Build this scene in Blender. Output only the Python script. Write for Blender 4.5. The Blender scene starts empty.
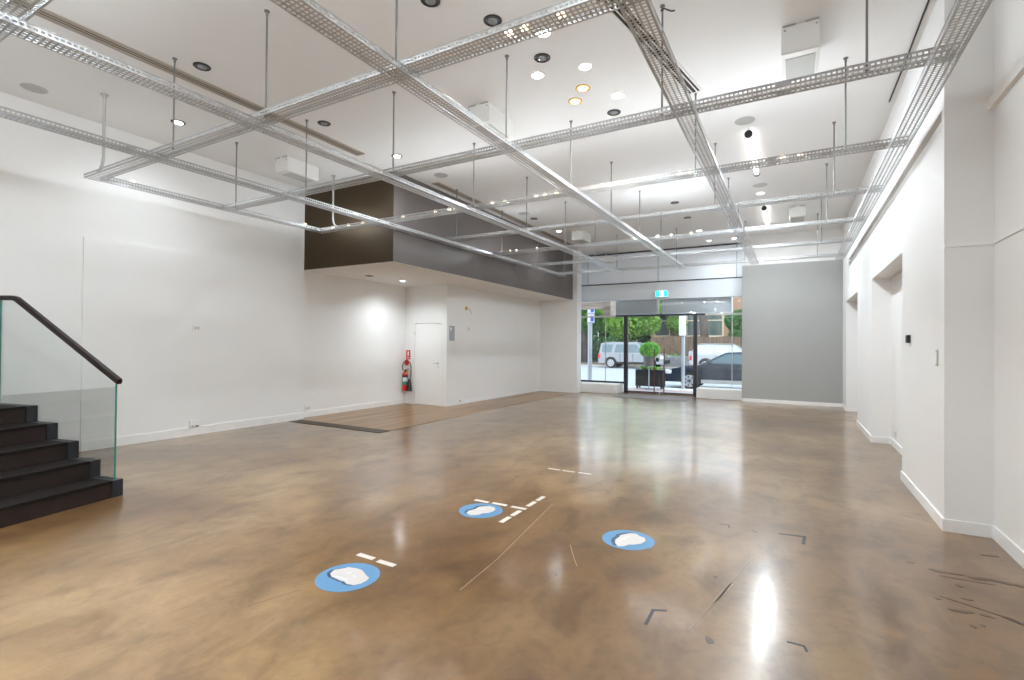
import bpy, bmesh, math, random
from mathutils import Vector, Matrix
random.seed(7)
S = bpy.context.scene
COL = S.collection

# ------------------------------------------------------------------ camera, sky, sun, exposure
cam_d = bpy.data.cameras.new('camera'); cam = bpy.data.objects.new('camera', cam_d); COL.objects.link(cam)
cam_d.sensor_fit = 'HORIZONTAL'; cam_d.sensor_width = 36.0; cam_d.lens = 498.24/1024*36.0
cam_d.clip_start = 0.05; cam_d.clip_end = 300
YAW, PIT, ROL = 0.514377, 0.0099, 0.00867
fw = Vector((-math.sin(YAW), math.cos(YAW), 0)); rt = Vector((math.cos(YAW), math.sin(YAW), 0)); up = Vector((0, 0, 1))
f2 = fw*math.cos(PIT) + up*math.sin(PIT); u2 = up*math.cos(PIT) - fw*math.sin(PIT)
r2 = rt*math.cos(ROL) + u2*math.sin(ROL); u3 = u2*math.cos(ROL) - rt*math.sin(ROL)
mw = Matrix((r2, u3, -f2)).transposed().to_4x4(); mw.translation = Vector((0, 0, 1.5))
cam.matrix_world = mw
S.camera = cam
S.view_settings.view_transform = 'Standard'; S.view_settings.look = 'None'
S.view_settings.gamma = 1.0; S.view_settings.use_curve_mapping = False
S.view_settings.exposure = 1.30
S.cycles.use_denoising = True
S.cycles.max_bounces = 10; S.cycles.diffuse_bounces = 6; S.cycles.glossy_bounces = 4
S.cycles.transparent_max_bounces = 16; S.cycles.transmission_bounces = 6
S.cycles.sample_clamp_indirect = 6.0; S.cycles.caustics_reflective = False; S.cycles.caustics_refractive = False

W = bpy.data.worlds.new('sky'); S.world = W; W.use_nodes = True
wn = W.node_tree.nodes; wl = W.node_tree.links
bg = wn['Background']; bg.inputs[1].default_value = 1.15
tc = wn.new('ShaderNodeTexCoord'); sx = wn.new('ShaderNodeSeparateXYZ'); cr = wn.new('ShaderNodeValToRGB')
wl.new(tc.outputs['Generated'], sx.inputs[0]); wl.new(sx.outputs['Z'], cr.inputs[0]); wl.new(cr.outputs[0], bg.inputs[0])
cr.color_ramp.elements[0].position = 0.0; cr.color_ramp.elements[0].color = (0.93, 0.96, 1.0, 1)
cr.color_ramp.elements[1].position = 0.7; cr.color_ramp.elements[1].color = (0.62, 0.80, 1.0, 1)

def add_light(name, kind, loc, energy, color=(1, 1, 1), rot=None, **kw):
    d = bpy.data.lights.new(name, kind); d.energy = energy; d.color = color
    for k, v in kw.items(): setattr(d, k, v)
    o = bpy.data.objects.new(name, d); COL.objects.link(o); o.location = loc
    if rot: o.rotation_euler = rot
    return o
R = math.radians
add_light('sun', 'SUN', (0, 0, 40), 0.85, (1.0, 0.96, 0.9), rot=(R(38), 0, R(48)), angle=R(3))
# daylight through the glazed shop front
add_light('shop_front_daylight', 'AREA', (-3.8, 15.72, 1.5), 7.5, (0.84, 0.93, 1.0), rot=(R(-90), 0, 0), shape='RECTANGLE', size=5.0, size_y=2.3)
DOWN_W = 52.0      # watts of one lit downlight
TUBE_W = 46.0
KNOB_E = 0.8
BULB_W = 21.0

# ------------------------------------------------------------------ materials
MATS = {}
def mat(name, col, rough=0.5, metal=0.0, emit=None, estr=0.0, noise=0.0, nscale=8.0, bump=0.0, bscale=40.0, spec=0.5, coat=0.0):
    if name in MATS: return MATS[name]
    m = bpy.data.materials.new(name); m.use_nodes = True; MATS[name] = m
    n = m.node_tree.nodes; l = m.node_tree.links; b = n['Principled BSDF']
    b.inputs['Base Color'].default_value = (*col, 1); b.inputs['Roughness'].default_value = rough
    b.inputs['Metallic'].default_value = metal; b.inputs['Specular IOR Level'].default_value = spec
    b.inputs['Coat Weight'].default_value = coat; b.inputs['Coat Roughness'].default_value = 0.12
    if emit:
        b.inputs['Emission Color'].default_value = (*emit, 1); b.inputs['Emission Strength'].default_value = estr
    if noise or bump:
        t = n.new('ShaderNodeTexCoord')
    if noise:
        z = n.new('ShaderNodeTexNoise'); z.inputs['Scale'].default_value = nscale; z.inputs['Detail'].default_value = 5
        l.new(t.outputs['Object'], z.inputs['Vector'])
        r = n.new('ShaderNodeValToRGB'); l.new(z.outputs['Fac'], r.inputs[0])
        r.color_ramp.elements[0].position = 0.3; r.color_ramp.elements[1].position = 0.7
        r.color_ramp.elements[0].color = (*[c*(1-noise) for c in col], 1)
        r.color_ramp.elements[1].color = (*[min(1, c*(1+noise)) for c in col], 1)
        l.new(r.outputs[0], b.inputs['Base Color'])
    if bump:
        z2 = n.new('ShaderNodeTexNoise'); z2.inputs['Scale'].default_value = bscale
        l.new(t.outputs['Object'], z2.inputs['Vector'])
        bp = n.new('ShaderNodeBump'); bp.inputs['Strength'].default_value = bump; bp.inputs['Distance'].default_value = 0.01
        l.new(z2.outputs['Fac'], bp.inputs['Height']); l.new(bp.outputs[0], b.inputs['Normal'])
    return m

def glass_mat(name, tint, refl=1.0):
    m = bpy.data.materials.new(name); m.use_nodes = True; MATS[name] = m
    n = m.node_tree.nodes; l = m.node_tree.links; n.clear()
    o = n.new('ShaderNodeOutputMaterial'); mx = n.new('ShaderNodeMixShader'); tr = n.new('ShaderNodeBsdfTransparent')
    gl = n.new('ShaderNodeBsdfGlossy'); lw = n.new('ShaderNodeFresnel'); lw.inputs[0].default_value = 1.45
    mu = n.new('ShaderNodeMath'); mu.operation = 'MULTIPLY'; mu.inputs[1].default_value = refl
    tr.inputs[0].default_value = (*tint, 1); gl.inputs['Roughness'].default_value = 0.02
    l.new(lw.outputs[0], mu.inputs[0]); l.new(mu.outputs[0], mx.inputs[0]); l.new(tr.outputs[0], mx.inputs[1]); l.new(gl.outputs[0], mx.inputs[2])
    l.new(mx.outputs[0], o.inputs[0]); return m

def floor_mat():
    m = bpy.data.materials.new('polished_concrete'); m.use_nodes = True
    n = m.node_tree.nodes; l = m.node_tree.links; b = n['Principled BSDF']
    t = n.new('ShaderNodeTexCoord')
    def noise(scale, detail, dist=0.0, sc=(1, 1, 1), rough=0.55):
        mp = n.new('ShaderNodeMapping'); mp.inputs['Scale'].default_value = sc; l.new(t.outputs['Object'], mp.inputs[0])
        z = n.new('ShaderNodeTexNoise'); z.inputs['Scale'].default_value = scale; z.inputs['Detail'].default_value = detail
        z.inputs['Distortion'].default_value = dist; z.inputs['Roughness'].default_value = rough
        l.new(mp.outputs[0], z.inputs['Vector']); return z
    def ramp(src, stops):
        r = n.new('ShaderNodeValToRGB'); l.new(src.outputs['Fac'], r.inputs[0])
        e = r.color_ramp.elements
        while len(e) < len(stops): e.new(0.5)
        for i, (p, c) in enumerate(stops): e[i].position = p; e[i].color = (*c, 1)
        return r
    def mixc(a, bb, fac, mode='MIX'):
        x = n.new('ShaderNodeMix'); x.data_type = 'RGBA'; x.blend_type = mode
        if isinstance(fac, float): x.inputs[0].default_value = fac
        else: l.new(fac, x.inputs[0])
        l.new(a, x.inputs[6]); l.new(bb, x.inputs[7]); return x.outputs[2]
    big = ramp(noise(0.5, 4, 0.4, (1, 1, 1), 0.5), [(0.30, (0.118, 0.055, 0.017)), (0.50, (0.195, 0.107, 0.040)), (0.70, (0.350, 0.228, 0.115))])
    mid = ramp(noise(2.6, 8, 0.5, (1.3, 0.8, 1), 0.58), [(0.32, (0.52, 0.46, 0.38)), (0.52, (1.0, 1.0, 1.0)), (0.72, (1.24, 1.25, 1.24))])
    fine = ramp(noise(14, 6, 0.8), [(0.30, (0.82, 0.80, 0.76)), (0.55, (1, 1, 1)), (0.8, (1.1, 1.1, 1.1))])
    c = mixc(big.outputs[0], mid.outputs[0], 0.8, 'MULTIPLY'); c = mixc(c, fine.outputs[0], 0.7, 'MULTIPLY')
    # small dark chips and pits of wear
    v = n.new('ShaderNodeTexVoronoi'); v.inputs['Scale'].default_value = 2.3; l.new(t.outputs['Object'], v.inputs['Vector'])
    dn = n.new('ShaderNodeMath'); dn.operation = 'LESS_THAN'; dn.inputs[1].default_value = 0.030
    l.new(v.outputs['Distance'], dn.inputs[0])
    dk = n.new('ShaderNodeRGB'); dk.outputs[0].default_value = (0.075, 0.045, 0.025, 1)
    dm = n.new('ShaderNodeMath'); dm.operation = 'MULTIPLY'; dm.inputs[1].default_value = 0.75; l.new(dn.outputs[0], dm.inputs[0])
    c = mixc(c, dk.outputs[0], dm.outputs[0])
    l.new(c, b.inputs['Base Color'])
    rr = ramp(noise(1.7, 6, 1.0), [(0.3, (0.277, 0.277, 0.277)), (0.7, (0.31, 0.31, 0.31))]); l.new(rr.outputs[0], b.inputs['Roughness'])
    b.inputs['Specular IOR Level'].default_value = 0.4; b.inputs['Coat Weight'].default_value = 0.65; b.inputs['Coat Roughness'].default_value = 0.13; b.inputs['Coat IOR'].default_value = 1.5
    bn = noise(7.0, 7, 1.0, (1.3, 0.8, 1)); bp = n.new('ShaderNodeBump'); bp.inputs['Strength'].default_value = 0.07; bp.inputs['Distance'].default_value = 0.010
    l.new(bn.outputs['Fac'], bp.inputs['Height']); l.new(bp.outputs[0], b.inputs['Normal']); l.new(bp.outputs[0], b.inputs['Coat Normal'])
    return m

def plank_mat(name, ca, cb, axis_scale, rough=0.3, spec=0.5):
    m = bpy.data.materials.new(name); m.use_nodes = True
    n = m.node_tree.nodes; l = m.node_tree.links; b = n['Principled BSDF']
    t = n.new('ShaderNodeTexCoord'); mp = n.new('ShaderNodeMapping'); mp.inputs['Scale'].default_value = axis_scale
    l.new(t.outputs['Object'], mp.inputs[0])
    z = n.new('ShaderNodeTexNoise'); z.inputs['Scale'].default_value = 1.0; z.inputs['Detail'].default_value = 6; l.new(mp.outputs[0], z.inputs['Vector'])
    r = n.new('ShaderNodeValToRGB'); l.new(z.outputs['Fac'], r.inputs[0])
    r.color_ramp.elements[0].position = 0.35; r.color_ramp.elements[0].color = (*ca, 1)
    r.color_ramp.elements[1].position = 0.65; r.color_ramp.elements[1].color = (*cb, 1)
    l.new(r.outputs[0], b.inputs['Base Color']); b.inputs['Roughness'].default_value = rough; b.inputs['Specular IOR Level'].default_value = spec
    return m

def brick_mat():
    m = bpy.data.materials.new('brick'); m.use_nodes = True
    n = m.node_tree.nodes; l = m.node_tree.links; b = n['Principled BSDF']
    t = n.new('ShaderNodeTexCoord'); mp = n.new('ShaderNodeMapping'); mp.inputs['Rotation'].default_value = (R(90), 0, 0)
    l.new(t.outputs['Object'], mp.inputs[0]); br = n.new('ShaderNodeTexBrick'); br.inputs['Scale'].default_value = 2.2
    br.inputs['Color1'].default_value = (0.46, 0.24, 0.14, 1); br.inputs['Color2'].default_value = (0.38, 0.19, 0.11, 1); br.inputs['Mortar'].default_value = (0.55, 0.48, 0.40, 1)
    l.new(mp.outputs[0], br.inputs['Vector']); l.new(br.outputs['Color'], b.inputs['Base Color']); b.inputs['Roughness'].default_value = 0.9
    return m

WHITE = mat('white_wall_paint', (0.84, 0.835, 0.825), 0.55, noise=0.012, nscale=1.5)
CEIL = mat('white_ceiling_paint', (0.86, 0.855, 0.85), 0.8, noise=0.01, nscale=0.8)
TRIMW = mat('white_trim_gloss', (0.86, 0.855, 0.845), 0.35)
BROWN = mat('dark_brown_panel_paint', (0.050, 0.032, 0.015), 0.7, noise=0.04, nscale=1.0, spec=0.3)
BROWNLIT = mat('brown_satin_panel_lit_side', (0.120, 0.102, 0.094), 0.42, noise=0.04, nscale=1.0)  # bulkhead side: light reflected from the right wall is put into the colour
FARW = mat('pale_grey_far_wall', (0.38, 0.382, 0.372), 0.6, noise=0.012, nscale=1.5)  # lower part of the far wall, greyer than the white band above
GALV = mat('galvanised_steel', (0.50, 0.51, 0.52), 0.42, 0.6, noise=0.12, nscale=14)
STEEL = mat('zinc_rod', (0.22, 0.22, 0.215), 0.5, 0.4)
BLACK = mat('black_plastic', (0.015, 0.015, 0.017), 0.4)
DARKFRAME = mat('dark_anodised_frame', (0.035, 0.037, 0.045), 0.35, 0.3)
GREY = mat('grey_plastic', (0.42, 0.42, 0.42), 0.6)
LGREY = mat('light_grey_grille', (0.50, 0.50, 0.485), 0.6)
WPLAST = mat('white_plastic', (0.82, 0.82, 0.80), 0.4)
CHROME = mat('brushed_metal', (0.6, 0.6, 0.6), 0.3, 1.0)
STAIR = mat('dark_brown_stair_steel', (0.022, 0.013, 0.011), 0.5, noise=0.2, nscale=9, spec=0.3)
TREAD = mat('black_brown_tread', (0.009, 0.006, 0.005), 0.6, noise=0.15, nscale=20, spec=0.2)
STRING = mat('blue_black_stringer', (0.012, 0.014, 0.020), 0.4)
RAIL = mat('dark_timber_handrail', (0.012, 0.005, 0.004), 0.5, spec=0.25)
GLASS = glass_mat('clear_glass', (0.97, 0.985, 0.98))
SGLASS = glass_mat('greenish_stair_glass', (0.965, 0.982, 0.975), 0.35)
GEDGE = mat('green_glass_edge', (0.03, 0.22, 0.17), 0.2)
BLUE = mat('blue_vinyl', (0.100, 0.245, 0.42), 0.4)
BLOB = mat('off_white_vinyl', (0.56, 0.515, 0.49), 0.5)
NAVY = mat('dark_blue_print', (0.03, 0.08, 0.14), 0.4)
PALEB = mat('pale_print', (0.60, 0.68, 0.72), 0.4)
TAPE = mat('white_floor_tape', (0.60, 0.56, 0.51), 0.5)
BTAPE = mat('black_floor_tape', (0.02, 0.02, 0.02), 0.5)
STAIN = mat('dark_floor_stain', (0.065, 0.036, 0.02), 0.35, noise=0.4, nscale=30)
SCR = mat('pale_floor_scratch', (0.36, 0.27, 0.18), 0.35)
SCRD = mat('dull_floor_scratch', (0.205, 0.14, 0.088), 0.35)
RED = mat('red_enamel', (0.62, 0.02, 0.015), 0.3)
GREENP = mat('green_label', (0.02, 0.30, 0.18), 0.4)
YEL = mat('yellow_tag', (0.75, 0.50, 0.05), 0.4)
LAMP = mat('lamp_glow_white', (1, 1, 1), 0.5, emit=(1.0, 0.97, 0.92), estr=4)
STAR = mat('lamp_glow_bright', (1, 1, 1), 0.5, emit=(1.0, 0.98, 0.95), estr=25)
GOLD = mat('lamp_glow_gold', (1, 0.8, 0.5), 0.5, emit=(1.0, 0.66, 0.30), estr=2.2)
TUBEG = mat('tube_glow', (1, 1, 1), 0.5, emit=(1.0, 0.98, 0.96), estr=0.9)
GOLDM = mat('gold_reflector', (0.85, 0.55, 0.18), 0.3, 0.8)
KNOB = mat('warm_bulb', (0.95, 0.86, 0.72), 0.4, emit=(1.0, 0.82, 0.6), estr=KNOB_E)
LENSD = mat('unlit_lens', (0.30, 0.31, 0.33), 0.15, 0.2)
EXITG = mat('exit_green_lit', (0.0, 0.6, 0.5), 0.4, emit=(0.02, 0.85, 0.62), estr=1.2)
EXITW = mat('exit_white_lit', (1, 1, 1), 0.4, emit=(0.95, 1.0, 1.0), estr=3.0)
GLASSW = mat('white_back_painted_panel', (0.82, 0.87, 0.93), 0.4)
SLOTD = mat('dark_slot', (0.03, 0.026, 0.022), 0.6)
SLATM = mat('bronze_slot_frame', (0.46, 0.40, 0.33), 0.45, 0.1)
SIGNG = mat('grey_sign_box', (0.84, 0.88, 0.95), 0.5)
TIMB = plank_mat('weathered_timber', (0.26, 0.20, 0.16), (0.42, 0.34, 0.28), (1, 14, 14), 0.7)
FENCEM = plank_mat('brown_paling', (0.10, 0.065, 0.045), (0.22, 0.15, 0.10), (9, 9, 0.6), 0.9)
WOODF = plank_mat('brown_stained_boards', (0.17, 0.088, 0.032), (0.36, 0.215, 0.095), (7, 0.35, 1), 0.30)
MATM = mat('dark_edge_strip', (0.060, 0.045, 0.030), 0.6, noise=0.2, nscale=40)
DMAT = mat('entrance_mat_grey', (0.22, 0.20, 0.20), 0.9, bump=0.4, bscale=200)
ASPH = mat('road_asphalt', (0.36, 0.37, 0.38), 0.8, noise=0.08, nscale=3)
PAVE = mat('footpath_paving', (0.72, 0.68, 0.66), 0.8, noise=0.08, nscale=2)
PINKP = mat('red_paving_band', (0.62, 0.36, 0.30), 0.8, noise=0.08, nscale=5)
KERB = mat('kerb_concrete', (0.48, 0.42, 0.38), 0.8, noise=0.1, nscale=4)
VERGE = mat('bare_verge', (0.20, 0.15, 0.11), 0.95, noise=0.25, nscale=2)
LEAFA = mat('leaf_green', (0.065, 0.20, 0.028), 0.5, noise=0.4, nscale=1.2)
LEAFB = mat('leaf_yellow_green', (0.15, 0.32, 0.035), 0.5, noise=0.35, nscale=1.5)
LEAFC = mat('leaf_bright_green', (0.17, 0.50, 0.03), 0.5, noise=0.4, nscale=9)
LEAFD = mat('leaf_dark_green', (0.04, 0.15, 0.03), 0.5, noise=0.4, nscale=1.2)
BARK = mat('bark', (0.11, 0.085, 0.07), 0.9, noise=0.3, nscale=6)
BRICK = brick_mat()
CREAM = mat('cream_stone', (0.70, 0.58, 0.42), 0.8)
PANE = mat('dark_window_pane', (0.10, 0.14, 0.13), 0.1)
SILV = mat('silver_car_paint', (0.27, 0.285, 0.31), 0.3, 0.4, coat=0.4)
WCAR = mat('white_car_paint', (0.40, 0.41, 0.42), 0.3, coat=0.5)
NCAR = mat('dark_blue_car_paint', (0.022, 0.035, 0.060), 0.2, 0.2, coat=1.0)
CGLASS = mat('car_window', (0.10, 0.15, 0.17), 0.06, spec=0.9)
CGLASSP = mat('pale_car_window', (0.50, 0.58, 0.60), 0.08, spec=0.9)
RUBBER = mat('tyre_rubber', (0.02, 0.02, 0.022), 0.8)
ALLOY = mat('alloy_rim', (0.55, 0.56, 0.58), 0.3, 0.6)
TAIL = mat('red_tail_lamp', (0.65, 0.03, 0.04), 0.3)
HEADL = mat('clear_head_lamp', (0.75, 0.78, 0.80), 0.15)
PLATE = mat('number_plate_plain', (0.78, 0.76, 0.60), 0.4)
POLE = mat('galvanised_street_pole', (0.42, 0.45, 0.50), 0.5, 0.3)
PBLUE = mat('sign_blue', (0.03, 0.10, 0.55), 0.4)
PGREY = mat('pot_grey', (0.20, 0.18, 0.18), 0.7)
FLOOR = floor_mat()

# ------------------------------------------------------------------ mesh builder
class MB:
    def __init__(s): s.v = []; s.f = []; s.smooth = []
    def add(s, vs, fs, smooth=False):
        b = len(s.v); s.v += [tuple(v) for v in vs]; s.f += [tuple(b+i for i in f) for f in fs]; s.smooth += [smooth]*len(fs); return s
    def box(s, x0, x1, y0, y1, z0, z1):
        vs = [(x, y, z) for z in (z0, z1) for y in (y0, y1) for x in (x0, x1)]
        return s.add(vs, [(0, 2, 3, 1), (4, 5, 7, 6), (0, 1, 5, 4), (2, 6, 7, 3), (0, 4, 6, 2), (1, 3, 7, 5)])
    def rbox(s, x0, x1, y0, y1, z0, z1, r=0.01, seg=2):
        bm = bmesh.new(); bmesh.ops.create_cube(bm, size=1)
        for v in bm.verts: v.co = Vector(((x0+x1)/2+v.co.x*(x1-x0), (y0+y1)/2+v.co.y*(y1-y0), (z0+z1)/2+v.co.z*(z1-z0)))
        bmesh.ops.bevel(bm, geom=bm.edges[:], offset=r, segments=seg, profile=0.5, affect='EDGES')
        bm.verts.index_update(); s.add([v.co[:] for v in bm.verts], [[v.index for v in f.verts] for f in bm.faces]); bm.free(); return s
    def lathe(s, prof, c=(0, 0, 0), axis='Z', n=24, cap=True):
        vs = []; fs = []
        for r, h in prof:
            for k in range(n):
                a = 2*math.pi*k/n; p = (r*math.cos(a), r*math.sin(a), h)
                if axis == 'Y': p = (p[0], p[2], p[1])
                if axis == 'X': p = (p[2], p[0], p[1])
                vs.append((p[0]+c[0], p[1]+c[1], p[2]+c[2]))
        for i in range(len(prof)-1):
            for k in range(n):
                k2 = (k+1) % n; fs.append((i*n+k, i*n+k2, (i+1)*n+k2, (i+1)*n+k))
        if cap:
            fs.append(tuple(range(n-1, -1, -1))); fs.append(tuple((len(prof)-1)*n+k for k in range(n)))
        return s.add(vs, fs, True)
    def cyl(s, c, r, h, axis='Z', n=20): return s.lathe([(r, 0), (r, h)], c, axis, n)
    def tube(s, pts, r, n=8):
        pts = [Vector(p) for p in pts]; vs = []; fs = []
        for i, p in enumerate(pts):
            d = (pts[min(i+1, len(pts)-1)] - pts[max(i-1, 0)]).normalized()
            a = d.orthogonal().normalized() if i == 0 else (pa - d*pa.dot(d)).normalized()
            pa = a; b = d.cross(a)
            for k in range(n):
                t = 2*math.pi*k/n; vs.append(tuple(p + a*(r*math.cos(t)) + b*(r*math.sin(t))))
        for i in range(len(pts)-1):
            for k in range(n):
                k2 = (k+1) % n; fs.append((i*n+k, i*n+k2, (i+1)*n+k2, (i+1)*n+k))
        fs.append(tuple(range(n-1, -1, -1))); fs.append(tuple((len(pts)-1)*n+k for k in range(n)))
        return s.add(vs, fs, True)
    def prism(s, poly, h, fn):
        """poly: 2D points, extruded by h[0]..h[1]; fn(a,b,h) -> xyz"""
        n = len(poly); vs = [fn(a, b, h[0]) for a, b in poly] + [fn(a, b, h[1]) for a, b in poly]
        fs = [tuple(range(n-1, -1, -1)), tuple(range(n, 2*n))] + [(i, (i+1) % n, n+(i+1) % n, n+i) for i in range(n)]
        return s.add(vs, fs)
    def build(s, name, m, parent=None, loc=None):
        me = bpy.data.meshes.new(name); me.from_pydata(s.v, [], s.f); me.materials.append(m)
        if any(s.smooth): me.polygons.foreach_set('use_smooth', s.smooth)
        me.update()
        bm = bmesh.new(); bm.from_mesh(me); bmesh.ops.recalc_face_normals(bm, faces=bm.faces[:]); bm.to_mesh(me); bm.free()
        if any(s.smooth):
            try: me.set_sharp_from_angle(angle=R(40))
            except Exception: pass
        o = bpy.data.objects.new(name, me); COL.objects.link(o)
        if parent: o.parent = parent
        if loc: o.location = loc
        return o
def tag(o, label, cat, group=None, kind=None):
    o['label'] = label; o['category'] = cat
    if group: o['group'] = group
    if kind: o['kind'] = kind
    return o
def thing(name, label, cat, loc=(0, 0, 0), rz=0.0, group=None):
    o = bpy.data.objects.new(name, None); COL.objects.link(o); o.location = loc; o.rotation_euler = (0, 0, rz); o.empty_display_size = 0.1
    return tag(o, label, cat, group)
def struct(o, label=None):
    o['kind'] = 'structure'
    if label: o['label'] = label
    return o
def dup(root, loc, label, rz=None):
    r = root.copy(); COL.objects.link(r); r.location = loc; r['label'] = label
    if rz is not None: r.rotation_euler = (0, 0, rz)
    for ch in root.children:
        c = ch.copy(); COL.objects.link(c); c.parent = r
        for g in ch.children:
            d = g.copy(); COL.objects.link(d); d.parent = c
    return r
ORD = ['first', 'second', 'third', 'fourth', 'fifth', 'sixth', 'seventh', 'eighth', 'ninth', 'tenth', 'eleventh', 'twelfth',
       'thirteenth', 'fourteenth', 'fifteenth', 'sixteenth', 'seventeenth', 'eighteenth', 'nineteenth', 'twentieth']

# ------------------------------------------------------------------ room shell
CZ = 4.55
XR, XRR, XL, XL2 = 1.085, 1.39, -8.46, -8.55
struct(MB().box(-9.0, 2.4, -4.6, 16.0, -0.2, 0.0).build('floor', FLOOR), 'brown polished concrete floor')
struct(MB().box(-9.0, 2.4, -4.6, 16.15, CZ, CZ+0.2).build('ceiling', CEIL), 'flat white ceiling')
struct(MB().box(-8.9, XL, -4.6, 6.56, 0, CZ).build('wall_left', WHITE), 'tall white left wall')
struct(MB().box(XL, XL+0.022, 3.03, 6.56, 0, 2.93).build('wall_left_lining', WHITE), 'white lining board over the lower left wall')
struct(MB().box(-8.9, XL2, 6.56, 9.65, 0, 2.944).build('wall_left_alcove', WHITE), 'white wall of the alcove')
# wall with the door between the alcove and the long white wall
mb = MB(); mb.box(-8.9, -8.27, 9.65, 9.8, 0, 2.944); mb.box(-7.43, -7.25, 9.65, 9.8, 0, 2.944); mb.box(-8.27, -7.43, 9.65, 9.8, 2.04, 2.944)
struct(mb.build('wall_alcove_back', WHITE), 'white wall around the alcove door')
struct(MB().box(-8.9, -7.25, 9.8, 14.7, 0, 2.944).build('wall_left_far', WHITE), 'long white wall under the brown bulkhead')
struct(MB().box(-7.25, -5.95, 14.7, 15.05, 0, CZ).build('wall_front_pilaster', WHITE), 'white pilaster left of the glazed entrance')
# brown bulkhead with a white soffit
b = struct(MB().box(-8.9, -6.12, 6.56, 14.7, 2.95, CZ).build('wall_bulkhead', BROWN), 'dark brown bulkhead hanging below the ceiling')
struct(MB().box(-6.12, -6.112, 6.56, 14.7, 2.95, CZ).build('wall_bulkhead_side', BROWNLIT), 'satin side of the brown bulkhead, reflected light put into its colour')
struct(MB().box(-8.6, -6.124, 6.565, 14.7, 2.944, 2.95).build('ceiling_soffit', CEIL), 'white soffit under the brown bulkhead')
# right wall: thick, with two door-high openings and an upper step
mb = MB(); ZO = 3.42
mb.box(XR, 2.2, 5.345, 7.18, 0, ZO); mb.box(XR, 2.2, 9.74, 11.77, 0, ZO); mb.box(XR, 2.2, 14.2, 15.1, 0, ZO)
mb.box(XR, 2.2, 7.18, 9.74, 2.6, ZO); mb.box(XR, 2.2, 11.77, 14.2, 2.6, ZO)
mb.box(1.34, 2.2, 7.18, 9.74, 0, 2.6); mb.box(1.55, 2.2, 11.77, 14.2, 0, 2.6)
mb.box(XR+0.07, 2.2, 5.43, 13.6, ZO, 3.51); mb.box(XR, 2.2, 5.345, 5.43, ZO, 3.51); mb.box(XR, 2.2, 13.6, 15.1, ZO, 3.51)
mb.box(XR, 2.2, 5.345, 15.1, 3.51, CZ)
struct(mb.build('wall_right', WHITE), 'white right wall with two recessed openings and a shadow groove')
struct(MB().box(XRR, 2.2, -4.6, 5.345, 0, CZ).build('wall_right_near', WHITE), 'near white right wall beside the pier')
struct(MB().box(XR, 1.385, 5.333, 5.345, 2.335, 2.365).box(XRR-0.012, XRR, -4.6, 5.333, 2.335, 2.365).build('trim_1', TRIMW), 'thin horizontal trim at head height')
struct(MB().box(XRR-0.035, XRR, -4.6, 5.345, 3.42, 3.51).build('trim_2', TRIMW), 'upper ledge on the near right wall')
# far wall right of the entrance
struct(MB().box(-1.24, XR, 15.1, 16.1, 0, 3.74).build('wall_far', FARW), 'plain pale grey far wall right of the entrance')
struct(MB().box(-1.24, XR, 15.1, 16.1, 3.74, CZ).build('wall_far_upper', WHITE), 'white band above the far wall')
# wall above the entrance: back painted panels with dark joints
mb = MB(); mb.box(-8.6, -1.24, 15.9, 16.1, 2.98, CZ)
wf = struct(mb.build('wall_front', GLASSW), 'white panel wall above the entrance')
mb = MB(); mb.box(-7.2, -1.24, 15.893, 15.9, 3.515, 3.545); mb.box(-7.2, -1.24, 15.893, 15.9, 4.50, 4.545)
for x in (-6.05, -3.72, -1.45): mb.box(x-0.006, x+0.006, 15.894, 15.9, 3.545, 4.50)
mb.build('panel_joint', DARKFRAME, wf)
struct(MB().box(-8.9, -7.2, 15.05, 16.1, 0, CZ).build('wall_front_left', WHITE), 'white return wall behind the pilaster')
# back wall behind the camera
struct(MB().box(-9, 2.2, -4.6, -4.4, 0, CZ).build('wall_back', WHITE))
# baseboards
def baseb(n, x0, x1, y0, y1, h=0.095): struct(MB().box(x0, x1, y0, y1, 0, h).build(n, TRIMW))
baseb('baseboard_left', XL+0.022, XL+0.040, 3.03, 6.56, 0.13)
baseb('baseboard_left_near', XL, XL+0.018, -4.4, 3.03, 0.13)
baseb('baseboard_alcove', XL2, XL2+0.018, 6.56, 9.65, 0.12)
baseb('baseboard_left_far', -7.25, -7.238, 9.65, 14.7, 0.08)
baseb('baseboard_pilaster', -7.238, -5.95, 14.688, 14.7, 0.08)
mb = MB()
mb.box(XR-0.014, XR, 5.331, 7.18, 0, 0.10); mb.box(XR-0.014, XR, 9.74, 11.77, 0, 0.10); mb.box(XR-0.014, XR, 14.2, 15.086, 0, 0.10)
mb.box(XR, XRR-0.014, 5.331, 5.345, 0, 0.10); mb.box(1.326, 1.34, 7.18, 9.726, 0, 0.10); mb.box(XR, 1.34, 9.726, 9.74, 0, 0.10)
mb.box(XR, 1.55, 14.186, 14.2, 0, 0.10); mb.box(1.536, 1.55, 11.77, 14.186, 0, 0.1)
struct(mb.build('baseboard_right', TRIMW))
baseb('baseboard_right_near', XRR-0.014, XRR, -4.4, 5.331, 0.105)
baseb('baseboard_far', -1.24, XR-0.014, 15.088, 15.1, 0.09)
# stained timber floor of the alcove with its dark edge strip
struct(MB().box(-8.53, -6.05, 6.46, 9.64, 0, 0.006).box(-7.23, -6.05, 9.64, 14.5, 0, 0.006).build('floor_alcove', WOODF), 'brown boarded floor under the bulkhead')
struct(MB().box(-8.37, -6.05, 6.20, 6.46, 0, 0.008).build('floor_edge_strip', MATM), 'dark strip along the near edge of the boarded floor')

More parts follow.
